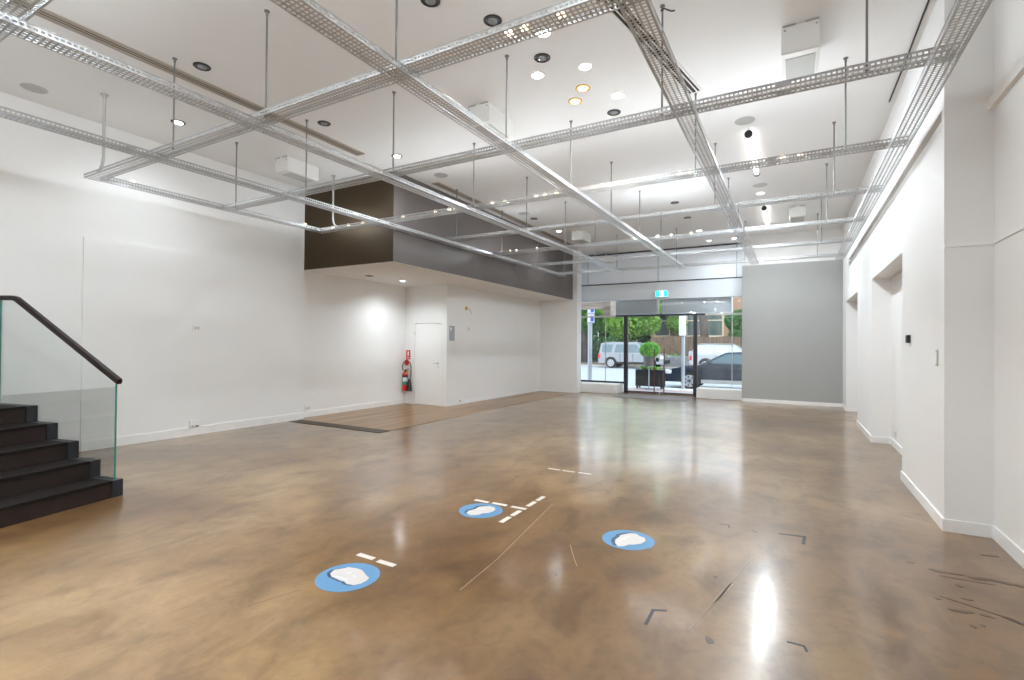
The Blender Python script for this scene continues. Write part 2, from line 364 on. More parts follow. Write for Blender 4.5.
# ------------------------------------------------------------------ floor marks (wear on the floor itself)
FL = bpy.data.objects['floor']
def blob(cx, cy, rx, ry, rot, seed, n=22, rough=0.25):
    rn = random.Random(seed); ph = [rn.uniform(0, 6.28) for _ in range(4)]; out = []
    for k in range(n):
        a = 2*math.pi*k/n
        q = 1 + rough*(0.6*math.sin(2*a+ph[0]) + 0.5*math.sin(3*a+ph[1]) + 0.35*math.sin(5*a+ph[2]))
        x, y = rx*q*math.cos(a), ry*q*math.sin(a)
        out.append((cx + x*math.cos(rot) - y*math.sin(rot), cy + x*math.sin(rot) + y*math.cos(rot)))
    return out
flat = lambda a, b, h: (a, b, h)
STAINS = [(0.85, 4.36, .045, .022), (0.94, 4.36, .05, .014), (1.06, 4.35, .055, .026), (1.17, 4.36, .06, .024), (1.27, 4.34, .045, .018),
          (0.92, 4.16, .022, .018), (0.76, 3.88, .016, .012), (0.91, 3.96, .025, .015), (0.84, 3.76, .05, .022), (0.95, 3.77, .03, .014), (1.06, 3.78, .045, .02),
          (0.85, 3.59, .018, .011), (0.90, 3.63, .012, .01), (0.72, 4.43, .02, .008), (1.25, 4.88, .05, .02), (0.98, 4.28, .13, .008), (0.92, 3.86, .14, .007), (-0.37, 2.73, .03, .02), (-0.27, 4.52, .02, .01), (-0.44, 3.5, .012, .012), (-1.35, 3.0, .012, .01), (-5.6, 4.2, .05, .012), (-4.9, 5.1, .06, .012), (-6.2, 3.9, .03, .014)]
for i, (x, y, rx, ry) in enumerate(STAINS):
    o = MB().prism(blob(x, y, rx, ry, -0.3+0.5*math.sin(i), i), (0.0, 0.0012), flat).build('stain', STAIN, FL)
for p, w, m in [([(-0.25, 3.98), (-0.38, 3.23), (-0.48, 2.78)], .004, SCRD), ([(-0.34, 3.45), (-0.40, 3.15)], .014, SCRD),
                ([(-1.98, 4.32), (-1.80, 3.0), (-1.77, 2.51)], .0025, SCR), ([(-1.85, 5.37), (-1.95, 4.66)], .003, SCRD),
                ([(-1.46, 3.5), (-1.33, 3.27), (-1.28, 3.19)], .003, SCR), ([(-2.61, 2.02), (-2.71, 1.74)], .004, SCRD)]:
    mb = MB()
    for (xa, ya), (xb, yb) in zip(p, p[1:]):
        d = Vector((xb-xa, yb-ya)).normalized(); nx, ny = -d.y*w, d.x*w
        mb.prism([(xa+nx, ya+ny), (xa-nx, ya-ny), (xb-nx, yb-ny), (xb+nx, yb+ny)], (0, 0.001), flat)
    mb.build('scratch', m, FL)

# round blue stickers with a pale lumpy shape
def sticker(cx, cy, label, pts, shadow, lines):
    t = thing('floor_sticker', label, 'sticker', (cx, cy, 0), group='round blue floor stickers')
    MB().prism([(0.199*math.cos(2*math.pi*k/48), 0.199*math.sin(2*math.pi*k/48)) for k in range(48)], (0.0, 0.0015), flat).build('disc', BLUE, t)
    loc = [(x-cx, y-cy) for x, y in pts]
    sx_, sy_ = shadow
    MB().prism([(x*1.01+sx_, y*1.01+sy_) for x, y in loc], (0.0015, 0.002), flat).build('printed_edge', NAVY, t)
    MB().prism(loc, (0.002, 0.003), flat).build('pale_shape', BLOB, t)
    for (xa, ya, xb, yb) in lines:
        d = Vector((xb-xa, yb-ya)).normalized(); nx, ny = -d.y*.004, d.x*.004
        MB().prism([(xa+nx, ya+ny), (xa-nx, ya-ny), (xb-nx, yb-ny), (xb+nx, yb+ny)], (0.003, 0.0034), flat).build('faint_print', PALEB, t)
sticker(-2.49, 2.29, 'blue round floor sticker with pale blob, nearest the stairs and camera',
        [(-2.62, 2.26), (-2.64, 2.31), (-2.61, 2.35), (-2.59, 2.385), (-2.53, 2.40), (-2.48, 2.40), (-2.45, 2.385), (-2.40, 2.36), (-2.36, 2.345), (-2.345, 2.31), (-2.345, 2.26), (-2.37, 2.225), (-2.42, 2.215), (-2.46, 2.23), (-2.48, 2.225), (-2.53, 2.23), (-2.58, 2.235)],
        (-0.018, -0.012), [(-.07, -.04, .03, -.035), (-.05, .03, -.02, .05), (.02, .02, .05, .02)])
sticker(-2.46, 3.805, 'blue round floor sticker enclosed by white dashes, in the middle',
        [(-2.53, 3.68), (-2.545, 3.74), (-2.52, 3.80), (-2.525, 3.87), (-2.49, 3.92), (-2.46, 3.945), (-2.40, 3.94), (-2.36, 3.90), (-2.345, 3.84), (-2.36, 3.78), (-2.40, 3.74), (-2.41, 3.69), (-2.46, 3.65), (-2.50, 3.66)],
        (-0.030, 0.008), [(-.03, .02, .03, .03)])
sticker(-1.11, 3.82, 'blue round floor sticker standing alone, rightmost of the three',
        [(-1.18, 3.71), (-1.195, 3.77), (-1.185, 3.83), (-1.19, 3.87), (-1.16, 3.92), (-1.13, 3.955), (-1.085, 3.965), (-1.05, 3.93), (-1.01, 3.92), (-0.985, 3.86), (-1.0, 3.79), (-1.04, 3.745), (-1.08, 3.72), (-1.10, 3.67), (-1.14, 3.65)],
        (-0.032, 0.004), [(-.05, -.06, -.02, .06)])
def dash(cx, cy, along, label):
    a, b2 = (0.077, 0.022) if along == 'x' else (0.022, 0.077)
    o = MB().box(-a, a, -b2, b2, 0, 0.0012).build('floor_dash', TAPE, loc=(cx, cy, 0)); tag(o, label, 'tape mark', 'white dashes on the floor')
dash(-2.62, 2.57, 'x', 'left white dash just beyond the nearest blue sticker')
dash(-2.42, 2.562, 'x', 'right white dash just beyond the nearest blue sticker')
dash(-2.60, 4.035, 'x', 'crosswise white dash behind middle blue sticker, leftmost of three')
dash(-2.405, 4.045, 'x', 'crosswise white dash behind middle blue sticker, centre of three')
dash(-2.20, 4.045, 'x', 'crosswise white dash behind middle blue sticker, touching the lengthwise row')
for i, y in enumerate((3.715, 3.905, 4.205, 4.40)):
    dash(-2.15, y, 'y', ['lengthwise white dash right of middle sticker, nearest the camera', 'lengthwise white dash right of middle sticker, second nearest the camera',
                         'lengthwise white dash right of middle sticker, third from the camera', 'lengthwise white dash right of middle sticker, farthest from the camera'][i])
dash(-2.52, 5.525, 'x', 'white dash far out towards the entrance, left of three')
dash(-2.33, 5.525, 'x', 'white dash far out towards the entrance, middle of three')
dash(-2.13, 5.53, 'x', 'white dash far out towards the entrance, right of three')
def lmark(pts, w, label):
    mb = MB()
    for (xa, ya), (xb, yb) in zip(pts, pts[1:]):
        d = Vector((xb-xa, yb-ya)).normalized(); nx, ny = -d.y*w, d.x*w
        mb.prism([(xa+nx-d.x*w, ya+ny-d.y*w), (xa-nx-d.x*w, ya-ny-d.y*w), (xb-nx+d.x*w, yb-ny+d.y*w), (xb+nx+d.x*w, yb+ny+d.y*w)], (0, 0.001), flat)
    tag(mb.build('tape_remnant', BTAPE), label, 'tape mark', 'black tape remnants')
lmark([(-0.09, 4.57), (0.08, 4.60), (0.07, 4.43)], .011, 'black L shaped tape remnant on floor towards the right wall')
lmark([(-0.69, 2.72), (-0.69, 2.88), (-0.63, 2.91)], .009, 'black hook shaped tape remnant right of the nearest sticker')
lmark([(-0.02, 2.92), (0.05, 2.92), (0.06, 2.88)], .006, 'short black tape remnant beside the bright floor reflection')
lmark([(-0.53, 4.56), (-0.47, 4.57), (-0.46, 4.50)], .005, 'tiny black tape remnant right of the rightmost sticker')

# ------------------------------------------------------------------ cable trays
ZT_L, ZT_C = 3.505, 3.560
def tray_mb(L, Wd=0.165, hgt=0.045):
    sol, slot = 0.0138, 0.0240
    xs = [-Wd/2]; 
    k = 0
    while len(xs) < 10:
        xs.append(xs[-1] + (sol if k % 2 == 0 else slot)); k += 1
    xs[-1] = Wd/2
    pitch = 0.034; n = max(1, int(L/pitch)); ys = [0.0]
    for i in range(n): ys += [i*pitch + 0.012, (i+1)*pitch]
    ys.append(L) if L - ys[-1] > 1e-4 else None
    mb = MB(); nx = len(xs); vs = [(x, y, 0) for y in ys for x in xs]; fs = []
    for j in range(len(ys)-1):
        hole_row = (j % 2 == 1)
        for i in range(nx-1):
            if hole_row and i % 2 == 1: continue
            a = j*nx+i; fs.append((a, a+1, a+nx+1, a+nx))
    mb.add(vs, fs)
    sides = []; rims = []
    for sx_ in (-Wd/2, Wd/2):
        zs = [0, 0.014, 0.030, hgt]; vs = [(sx_, y, z) for y in ys for z in zs]; fs = []
        for j in range(len(ys)-1):
            for i in range(3):
                if i == 1 and j % 2 == 1: continue
                a = j*4+i; fs.append((a, a+1, a+5, a+4))
        sides.append(MB().add(vs, fs)); rims.append(MB().tube([(sx_, 0.002, hgt), (sx_, L-0.002, hgt)], 0.004, 6))
    return mb, sides, rims
def tray(p0, p1, label, group):
    v = Vector(p1) - Vector(p0); L = v.length
    t = thing('cable_tray', label, 'cable tray', p0, math.atan2(-v.x, v.y), group)
    a, s_, l_ = tray_mb(L)
    a.build('tray_bottom', GALV, t)
    for q in s_: q.build('tray_side', GALV, t)
    for q in l_: q.build('rim', GALV, t)
    y = 1.5
    while y < L:
        MB().box(-0.0855, -0.0830, y-0.05, y+0.05, 0.010, 0.038).build('splice_plate', GALV, t); MB().box(0.0830, 0.0855, y-0.05, y+0.05, 0.010, 0.038).build('splice_plate', GALV, t); y += 3.0
    return t
LONG = [((-6.14, 1.05), (-5.86, 13.38), 'lengthwise galvanised cable tray, second from the left wall'),
        ((-4.39, 1.05), (-4.12, 13.38), 'lengthwise galvanised cable tray, third from the left wall'),
        ((-2.60, 1.05), (-2.49, 13.38), 'lengthwise galvanised cable tray passing left of the starburst lamp'),
        ((-0.825, 1.05), (-0.825, 13.38), 'lengthwise galvanised cable tray between starburst lamp and glowing tubes'),
        ((0.91, -1.0), (0.91, 13.5), 'lengthwise galvanised cable tray along the right wall')]
tray((-7.70, 2.96, ZT_C), (-7.64, 6.19, ZT_C), 'short lengthwise cable tray nearest the left wall', 'lengthwise cable trays')
for a, b_, lb in LONG: tray((*a, ZT_L), (*b_, ZT_L), lb, 'lengthwise cable trays')
CY = [1.15, 2.87, 4.54, 6.28, 8.00, 9.75, 11.57, 13.30]
CX0 = [-7.85, -7.80, -7.58, -7.73, -6.06, -6.02, -5.98, -5.95]
for i, y in enumerate(CY):
    x0 = CX0[i]
    tray((x0, y, ZT_C), (0.99, y, ZT_C), f'crosswise galvanised cable tray, {ORD[i]} from the camera' + (', at the top left corner' if i == 0 else ''), 'crosswise cable trays')
# hanger rods
ROD = None
COLN = {-7.4: 'first rod from left', -5.8: 'row left of the bulkhead corner', -4.22: 'third row from left wall', -2.64: 'row left of the downlights',
        -1.03: 'row right of starburst lamp', 0.47: 'row nearest right wall'}
for i, y in enumerate(CY):
    for x in (-7.4, -5.8, -4.22, -2.64, -1.03, 0.47):
        if x < CX0[i] + 0.05 or (x == -7.4 and i != 2): continue
        if x == -5.8 and i >= 3: continue
        lb = f'thin hanger rod to the {ORD[i]} crosswise tray, {COLN[x]}'
        loc = (x, y-0.03, ZT_C)
        if ROD is None:
            ROD = thing('hanger_rod', lb, 'hanger rod', loc, group='threaded hanger rods')
            MB().cyl((0, 0, 0.002), 0.0085, CZ-ZT_C-0.004, n=8).build('rod', STEEL, ROD)
            MB().lathe([(0.012, CZ-ZT_C-0.045), (0.012, CZ-ZT_C-0.012), (0.024, CZ-ZT_C-0.010), (0.024, CZ-ZT_C-0.001)], n=10).build('ceiling_fixing', STEEL, ROD)
            MB().lathe([(0.014, 0.002), (0.014, 0.014)], n=6).build('nut', STEEL, ROD)
        else: dup(ROD, loc, lb)
# rods in front of the bulkhead side (their trays end at the left long tray)
for i, y in list(enumerate(CY))[4:]:
    dup(ROD, (-5.78, y-0.03, ZT_C), f'thin hanger rod to the {ORD[i]} crosswise tray, beside the brown bulkhead')
def conduit(x, y, dx, label):
    t = thing('conduit_drop', label, 'conduit', (x, y, ZT_C), group='conduit drops')
    MB().tube([(dx, 0, 0.055), (dx*0.55, 0, 0.075), (dx*0.2, 0, 0.12), (0, 0, 0.20), (0, 0, CZ-ZT_C-0.005)], 0.017, 10).build('conduit', LGREY, t)
    MB().lathe([(0.022, CZ-ZT_C-0.05), (0.022, CZ-ZT_C-0.014), (0.042, CZ-ZT_C-0.012), (0.042, CZ-ZT_C-0.001)], n=14).build('ceiling_flange', LGREY, t)
conduit(-7.41, 2.84, -0.14, 'pale conduit dropping to the second crosswise tray near left wall')
conduit(-7.28, 6.24, 0.10, 'pale conduit dropping in front of the dark brown bulkhead face')
# small bulbs standing on the trays
BULB = None
def bulb(loc, label):
    global BULB
    if BULB is None:
        BULB = thing('tray_bulb', label, 'bulb', loc, group='small bulbs along the cable trays')
        MB().lathe([(0.010, 0), (0.024, 0.006), (0.030, 0.022), (0.024, 0.040), (0.008, 0.050)], n=12).build('globe', KNOB, BULB)
        MB().cyl((0, 0, -0.012), 0.013, 0.012, n=10).build('holder', WPLAST, BULB)
    else: dup(BULB, loc, label)
    add_light('bulb_glow', 'POINT', (loc[0], loc[1], loc[2]+0.03), BULB_W*(0.5 if loc[1] > 8 and loc[0] < -4.8 else 1.4 if loc[1] > 8 else 0.25 if loc[0] < -7 else 0.85 if loc[0] > -1.3 else 0.52), (0.87, 0.945, 1.0), shadow_soft_size=0.03)
K3 = [-7.72, -7.30, -6.93, -5.95, -5.24, -4.96, -4.83, -4.12, -3.90, -3.36, -3.21, -3.02, -2.33, -1.82, -1.28, -1.15, -0.29, -0.12, 0.06]
K5 = [-5.86, -5.69, -5.15, -2.92, -2.41, -2.14, -1.76]
K1 = [-1.78, -1.65, -1.37]
for k, x in enumerate(K1): bulb((x*.9576, 2.93, ZT_C+0.05), f'small bulb on the second crosswise tray, {ORD[k]} from the left')
for k, x in enumerate(K3): bulb((x*.9576, 6.34, ZT_C+0.05), f'small warm bulb on the fourth crosswise tray, {ORD[k]} from the left')
for k, x in enumerate(K5): bulb((x*.9576, 9.81, ZT_C+0.05), f'small warm bulb on the sixth crosswise tray, {ORD[k]} from the left')
bulb((-7.69, 3.27, ZT_C+0.05), 'small bulb on the short left wall tray, nearer the camera')
bulb((-7.645, 5.94, ZT_C+0.05), 'small bulb on the short left wall tray, farther from the camera')

# ------------------------------------------------------------------ ceiling fittings
def downlight(x, y, label, state, z=CZ):
    t = thing('downlight', label, 'downlight', (x, y, z), group='recessed ceiling downlights')
    bz = {'off': BLACK, 'lit': WPLAST, 'gold': GOLDM, 'star': WPLAST, 'black_lit': BLACK}[state]
    MB().lathe([(0.088, -0.001), (0.088, -0.006), (0.080, -0.012), (0.066, -0.010), (0.060, -0.003)], n=28, cap=False).build('bezel', bz, t)
    ln = {'off': LENSD, 'lit': LAMP, 'gold': GOLD, 'star': STAR, 'black_lit': LAMP}[state]
    if state == 'off':
        MB().lathe([(0.064, -0.002), (0.056, -0.010), (0.050, -0.004)], n=24, cap=False).build('baffle', BLACK, t)
        MB().lathe([(0.052, -0.002), (0.047, -0.014), (0.030, -0.021), (0.006, -0.023)], n=24).build('lens', ln, t)
    else:
        MB().lathe([(0.062, -0.002), (0.058, -0.014), (0.038, -0.021), (0.008, -0.024)], n=24).build('lens', ln, t)
        c = (1.0, 0.72, 0.42) if state == 'gold' else (0.86, 0.945, 1.0)
        e = DOWN_W*(0.45 if state == 'gold' else 1.0)*(1.05 if z < 4 else 1.0)*(0.4 if y > 15 else 1.0)
        add_light('downlight_beam', 'SPOT', (x, y, z-0.035), e, c, spot_size=R(150), spot_blend=1.0, shadow_soft_size=0.06)
D = [(-2.81, 3.45, 'dark downlight left of the middle lamp cluster, nearest the camera', 'off'), (-2.47, 3.95, 'dark rimmed downlight with a warm lens above the nearer crosswise tray', 'off'),
     (-2.33, 4.72, 'black rimmed downlight just beyond the nearer crosswise tray', 'off'), (-5.70, 3.07, 'dark downlight beside the long slot diffuser, nearer one', 'off'),
     (-5.67, 4.69, 'black downlight beside the far end of the long slot diffuser', 'off'), (-2.05, 6.28, 'dark downlight just past the starburst lamp', 'off'),
     (-2.20, 10.86, 'black downlight in the far half of ceiling, nearer of two', 'off'), (-2.19, 12.26, 'black downlight in the far half of ceiling, farther of two', 'off'),
     (-5.45, 10.67, 'black downlight over the bulkhead beside the far slot diffuser', 'off'), (-5.61, 6.08, 'black rimmed glowing downlight close to the brown bulkhead', 'black_lit'),
     (-7.44, 3.70, 'lit downlight near the left wall', 'black_lit'), (-2.52, 5.00, 'lit white downlight left of the starburst lamp', 'lit'),
     (-1.99, 5.09, 'brightly lit downlight directly nearer than the starburst lamp', 'lit'), (-2.18, 5.51, 'gold rimmed lit downlight, nearer of two', 'gold'),
     (-2.38, 5.76, 'gold rimmed lit downlight, farther of two', 'gold'), (-1.87, 5.87, 'dazzling starburst downlight in the middle of the ceiling', 'star'),
     (-2.13, 4.34, 'lit downlight half hidden by the nearer crosswise tray', 'lit'), (-2.17, 13.78, 'lit downlight in the ceiling before the entrance', 'lit'),
     (-2.12, 15.2, 'lit downlight right above the entrance wall, left one', 'lit'), (-1.46, 15.2, 'lit downlight right above the entrance wall, right one', 'lit'),
     (-5.46, 12.15, 'lit downlight beside the far slot diffuser', 'lit'), (-0.58, 10.97, 'lit downlight between the two glowing tubes', 'lit')]
for x, y, lb, st in D: downlight(x, y, lb, st)
downlight(-7.86, 7.72, 'dark downlight in the white soffit, nearer one', 'off', 2.95)
downlight(-7.78, 8.66, 'lit downlight in the white soffit, before the alcove door', 'black_lit', 2.95)
# unseen fill lights added beside and behind the camera to brighten the near end
for x, y in ((-5.7, 0.9), (-3.4, 0.9), (-3.7, 0.6), (-1.2, 1.6), (-5.7, -1.4), (-3.0, -1.4)):
    add_light('ceiling_fill_light', 'SPOT', (x, y, CZ-0.035), DOWN_W*(2.4 if -4 < x < -3.2 else 1.0), (0.86, 0.945, 1.0), spot_size=R(150), spot_blend=1.0, shadow_soft_size=0.08)
for x, y in ((-5.4, 0.2), (-4.0, 0.4), (-2.2, 0.2), (-0.9, 0.6), (-5.6, -2.2), (-4.0, -2.4), (-2.2, -2.4)):
    add_light('high_fill_light', 'POINT', (x, y, 3.64), BULB_W*(1.15 if x < -3 else 0.35), (0.86, 0.945, 1.0), shadow_soft_size=0.05)
for (x, y), lb in zip(((-5.54, 7.15), (-5.45, 10.15), (-0.58, 7.35), (-0.56, 10.42), (-7.99, 2.36)),
                      ('round grey ceiling speaker beside near end of far slot diffuser', 'round grey ceiling speaker beside middle of far slot diffuser', 'round ceiling speaker just nearer than the first glowing tube',
                       'round ceiling speaker between the two glowing tubes', 'round grey ceiling speaker near the left wall')):
    t = thing('ceiling_speaker', lb, 'speaker', (x, y, CZ), group='round ceiling speakers')
    MB().lathe([(0.125, -0.001), (0.125, -0.006), (0.112, -0.010)], n=32, cap=False).build('rim', LGREY, t)
    MB().lathe([(0.113, -0.002), (0.112, -0.007), (0.004, -0.009)], n=32).build('grille', LGREY, t)
# glowing tubes along the ceiling
def tube_lamp(y0, y1, label):
    t = thing('tube_lamp', label, 'tube lamp', (-0.555, y0, CZ), group='glowing ceiling tubes'); L = y1-y0
    MB().cyl((0, 0.05, -0.085), 0.040, L-0.10, 'Y', 18).build('glowing_tube', TUBEG, t)
    for a in (0.0, L-0.06): MB().lathe([(0.046, a), (0.052, a+0.01), (0.052, a+0.05), (0.046, a+0.06)], (0, 0, -0.085), 'Y', 18).build('end_cap', BLACK, t)
    for a in (0.03, L-0.03): MB().cyl((0, a, -0.04), 0.014, 0.039, n=8).build('bracket', WPLAST, t)
    add_light('tube_beam', 'AREA', (-0.555, (y0+y1)/2, CZ-0.14), TUBE_W, (0.86, 0.945, 1.0), shape='RECTANGLE', size=0.08, size_y=L)
tube_lamp(7.60, 9.45, 'glowing tube lamp under the ceiling, nearer of two'); tube_lamp(11.85, 13.75, 'glowing tube lamp under the ceiling, farther of two')
# slot diffusers
def slot(x0, x1, y0, y1, n, label, rz=0.0, fm=None):
    fm = fm or SLATM
    t = thing('slot_diffuser', label, 'air diffuser', ((x0+x1)/2, y0, CZ), rz, 'linear slot diffusers'); w = (x1-x0)/2; L = y1-y0
    MB().box(-w+.012, w-.012, 0.012, L-.012, -0.004, -0.0005).build('dark_slot', SLOTD, t)
    mb = MB(); mb.box(-w, -w+.02, 0, L, -0.014, -0.0005); mb.box(w-.02, w, 0, L, -0.014, -0.0005); mb.box(-w+.02, w-.02, 0, .02, -0.014, -0.0005); mb.box(-w+.02, w-.02, L-.02, L, -0.014, -0.0005)
    mb.build('frame', fm, t)
    for k in range(1, n):
        x = -w + 2*w*k/n; MB().box(x-.0055, x+.0055, .02, L-.02, -0.013, -0.004).build('blade', fm, t)
slot(-6.16, -5.99, 1.2, 5.75, 4, 'long bronze slot diffuser left of the middle, ending before the bulkhead')
slot(-5.97, -5.81, 7.43, 14.2, 4, 'long bronze slot diffuser running along the brown bulkhead')
slot(-1.585, -1.415, 3.7, 6.29, 3, 'slot diffuser half hidden behind a cable tray, right of starburst lamp', -R(10.4), WPLAST)
# white ceiling boxes with a grey grille
def cbox(x, y, label, w=0.32, L=0.62, h=0.24):
    t = thing('ceiling_box', label, 'ceiling box', (x, y, CZ), group='white ceiling boxes')
    MB().rbox(-w/2, w/2, 0, L, -h, -0.001, 0.012).build('housing', WPLAST, t)
    MB().box(-w/2+.035, w/2-.035, 0.10, L-0.05, -h-0.004, -h+0.002).build('grille', LGREY, t)
    mb = MB()
    for a in (-w/2+.03, w/2-.03): mb.cyl((a, -0.004, -0.045), 0.010, 0.006, 'Y', 10)
    mb.build('screw', GREY, t)
    MB().box(-w/2+.01, -w/2+.12, -0.008, -0.001, -0.014, -0.001).build('fixing_tab', GREY, t); MB().box(w/2-.12, w/2-.01, -0.008, -0.001, -0.014, -0.001).build('fixing_tab', GREY, t)
cbox(0.05, 5.36, 'white ceiling box with grey grille, near the right wall', h=0.27); cbox(-7.33, 5.22, 'white ceiling box with grey grille, near the left wall')
cbox(-3.49, 5.25, 'white ceiling box crossed by a tray, in the middle of the ceiling'); cbox(-5.0, 12.32, 'white ceiling box far off beside the bulkhead')
cbox(0.07, 12.36, 'white ceiling box far off beyond the second glowing tube', h=0.22)
t = thing('wall_lamp_box', 'pale box hanging from the ceiling before the entrance wall', 'lamp', (-5.35, 15.5, 4.2))
MB().rbox(-0.36, 0.22, 0, 0.38, 0.02, 0.2, 0.01).build('housing', WPLAST, t); MB().box(0.222, 0.30, 0.05, 0.30, 0.05, 0.17).build('lamp_face', WPLAST, t); MB().cyl((0, 0.18, 0.2), 0.02, 0.148, n=8).build('stem', WPLAST, t)
tag(MB().tube([(1.02, 3.2, CZ-0.01), (1.025, 4.6, CZ-0.012), (1.02, 5.6, CZ-0.01), (1.025, 6.6, CZ-0.012), (1.02, 7.6, CZ-.01)], 0.008, 6).build('ceiling_edge_line', BLACK), 'thin dark line along the ceiling edge by the right wall', 'cable')  # thin black tube laid along the joint of ceiling and right wall
tag(MB().tube([(-1.045, 4.50, 4.50), (-1.015, 4.50, 4.515), (-0.98, 4.50, 4.49), (-0.95, 4.50, 4.47), (-0.92, 4.50, 4.465)], 0.007, 6).build('loose_cable', BLACK), 'short dark loose cable end hanging at a hanger rod', 'cable')

# ------------------------------------------------------------------ stairs (rotated a little against the room)
p0 = Vector((-5.713, 2.387)); dd = Vector((-0.976, -0.218)).normalized(); nn = Vector((-dd.y, dd.x))   # nn points to the camera side
if nn.y > 0: nn = -nn
rz = math.atan2(dd.y, dd.x)
# local frame: +x = up the stairs, +y = towards the camera side
ST = thing('staircase', 'dark brown staircase with five broad steps, glass balustrade and dark handrail', 'staircase', (p0.x, p0.y, 0), rz)
GO, RI, WID = 0.31, 0.165, 2.3
sgn = 1 if (Matrix.Rotation(rz, 2) @ Vector((0, 1))).dot(nn) > 0 else -1
def ybox(mb, x0, x1, a, b, z0, z1): ya, yb = sorted((a*sgn, b*sgn)); mb.box(x0, x1, ya, yb, z0, z1); return mb
for k in range(5):
    x1 = (k+1)*GO if k < 4 else 2.72
    o = ybox(MB(), k*GO, x1, 0.10, WID, 0, RI*(k+1)-0.03).build('step', STAIR, ST)
    ybox(MB(), k*GO-0.012, x1-0.012 if k < 4 else x1, 0.10, WID, RI*(k+1)-0.03, RI*(k+1)).build('tread', TREAD, o)
    ybox(MB(), k*GO-0.008, x1-0.008 if k < 4 else x1, 0.0, 0.098, 0, RI*(k+1)-0.004).build('end_cap', STRING, o)
def railz(t): return 1.11 + (t-0.08)*0.557
def gpanel(poly, name='glass_panel'):
    o = MB().prism(poly, (0.040*sgn, 0.052*sgn), lambda a, b, h: (a, h, b)).build(name, SGLASS, ST); return o
zt = lambda k: RI*(k+1)-0.004
poly = [(0.040, zt(0)), (GO-0.01, zt(0)), (GO-0.01, zt(1)), (2*GO-0.01, zt(1)), (2*GO-0.01, zt(2)), (3*GO-0.01, zt(2)), (3*GO-0.01, zt(3)), (4*GO-0.01, zt(3)), (4*GO-0.01, zt(4)), (1.765, zt(4)), (1.765, 1.945), (1.54, 1.925), (0.040, railz(0.040))]
gpanel(poly)
gpanel([(1.785, zt(4)), (2.70, zt(4)), (2.70, 1.95), (1.785, 1.945)])
for x, z0, z1 in ((0.037, zt(0), railz(0.040)), (1.763, zt(4), 1.945), (1.783, zt(4), 1.945)):
    ybox(MB(), x-0.004, x+0.004, 0.0395, 0.0525, z0, z1-0.004).build('green_edge', GEDGE, ST)
mb = MB(); hy = 0.046*sgn
prof = [(-0.022, -0.024), (0.022, -0.024), (0.027, 0.0), (0.020, 0.024), (-0.020, 0.024), (-0.027, 0.0)]
path = [(-0.005, 1.110), (1.50, 1.938), (1.56, 1.955), (2.72, 1.975)]
vs = []; fs = []; n = len(prof)
for x, z in path:
    for a, c in prof: vs.append((x - c*0.35*(1 if x < 1.55 else 0), hy+a, z+c))
for i in range(len(path)-1):
    for k in range(n): fs.append((i*n+k, i*n+(k+1) % n, (i+1)*n+(k+1) % n, (i+1)*n+k))
fs += [tuple(range(n)), tuple((len(path)-1)*n+k for k in range(n))]
mb.add(vs, fs); mb.build('handrail', RAIL, ST)

# ------------------------------------------------------------------ alcove door, extinguisher, fittings on walls
DR = bpy.data.objects.new('door_1', None); COL.objects.link(DR); DR.location = (-7.85, 9.65, 0); struct(DR, 'plain white flush door in the alcove')
MB().box(-0.395, 0.395, 0.012, 0.052, 0.008, 2.012).build('leaf', TRIMW, DR)
mb = MB(); mb.box(-0.42, -0.40, -0.004, 0.06, 0, 2.04); mb.box(0.40, 0.42, -0.004, 0.06, 0, 2.04); mb.box(-0.40, 0.40, -0.004, 0.06, 2.018, 2.04); mb.build('door_frame', TRIMW, DR)
h = MB(); h.lathe([(0.024, -0.004), (0.024, 0.012)], (0.335, 0, 1.04), 'Y', 16); h.tube([(0.335, 0.0, 1.04), (0.335, -0.05, 1.04), (0.25, -0.055, 1.04)], 0.009, 8)
h.lathe([(0.016, -0.002), (0.016, 0.012)], (0.345, 0, 0.95), 'Y', 12); h.build('door_handle', CHROME, DR)
MB().cyl((-0.400, -0.004, 1.72), 0.008, 0.1, n=8).cyl((-0.400, -0.004, 0.25), 0.008, 0.1, n=8).build('hinge', CHROME, DR)

sg = thing('fire_sign', 'red sign with white mark above the fire extinguisher', 'sign', (-8.45, 9.649, 1.23))
MB().box(-0.068, 0.068, -0.004, 0, -0.115, 0.115).build('plate', RED, sg)
m = MB(); m.box(-0.022, 0.022, -0.006, -0.004, -0.03, 0.085); m.box(-0.045, 0.045, -0.006, -0.004, -0.085, -0.065); m.build('white_mark', WPLAST, sg)
bd = thing('fire_equipment_disc', 'red round sign on the wall just above the extinguisher', 'sign', (-8.455, 9.6, 1.04))
MB().lathe([(0.012, -0.035), (0.07, -0.01), (0.075, 0.0)], axis='Y', n=24).build('disc', RED, bd); MB().box(-0.012, 0.012, 0, 0.049, -0.012, 0.012).build('bracket', BLACK, bd)
EX = thing('fire_extinguisher', 'red fire extinguisher with black hose hanging in the corner', 'fire extinguisher', (-8.47, 9.565, 0.33))
MB().lathe([(0.050, 0.0), (0.062, 0.012), (0.064, 0.03), (0.064, 0.38), (0.055, 0.43), (0.030, 0.46), (0.022, 0.47)], n=24).build('cylinder', RED, EX)
MB().lathe([(0.0655, 0.34), (0.0655, 0.39)], n=24, cap=False).build('black_band', BLACK, EX)
MB().lathe([(0.0656, 0.235), (0.0656, 0.335)], n=24, cap=False).build('pale_label', PALEB, EX)
MB().lathe([(0.0656, 0.15), (0.0656, 0.225)], n=24, cap=False).build('green_label', GREENP, EX)
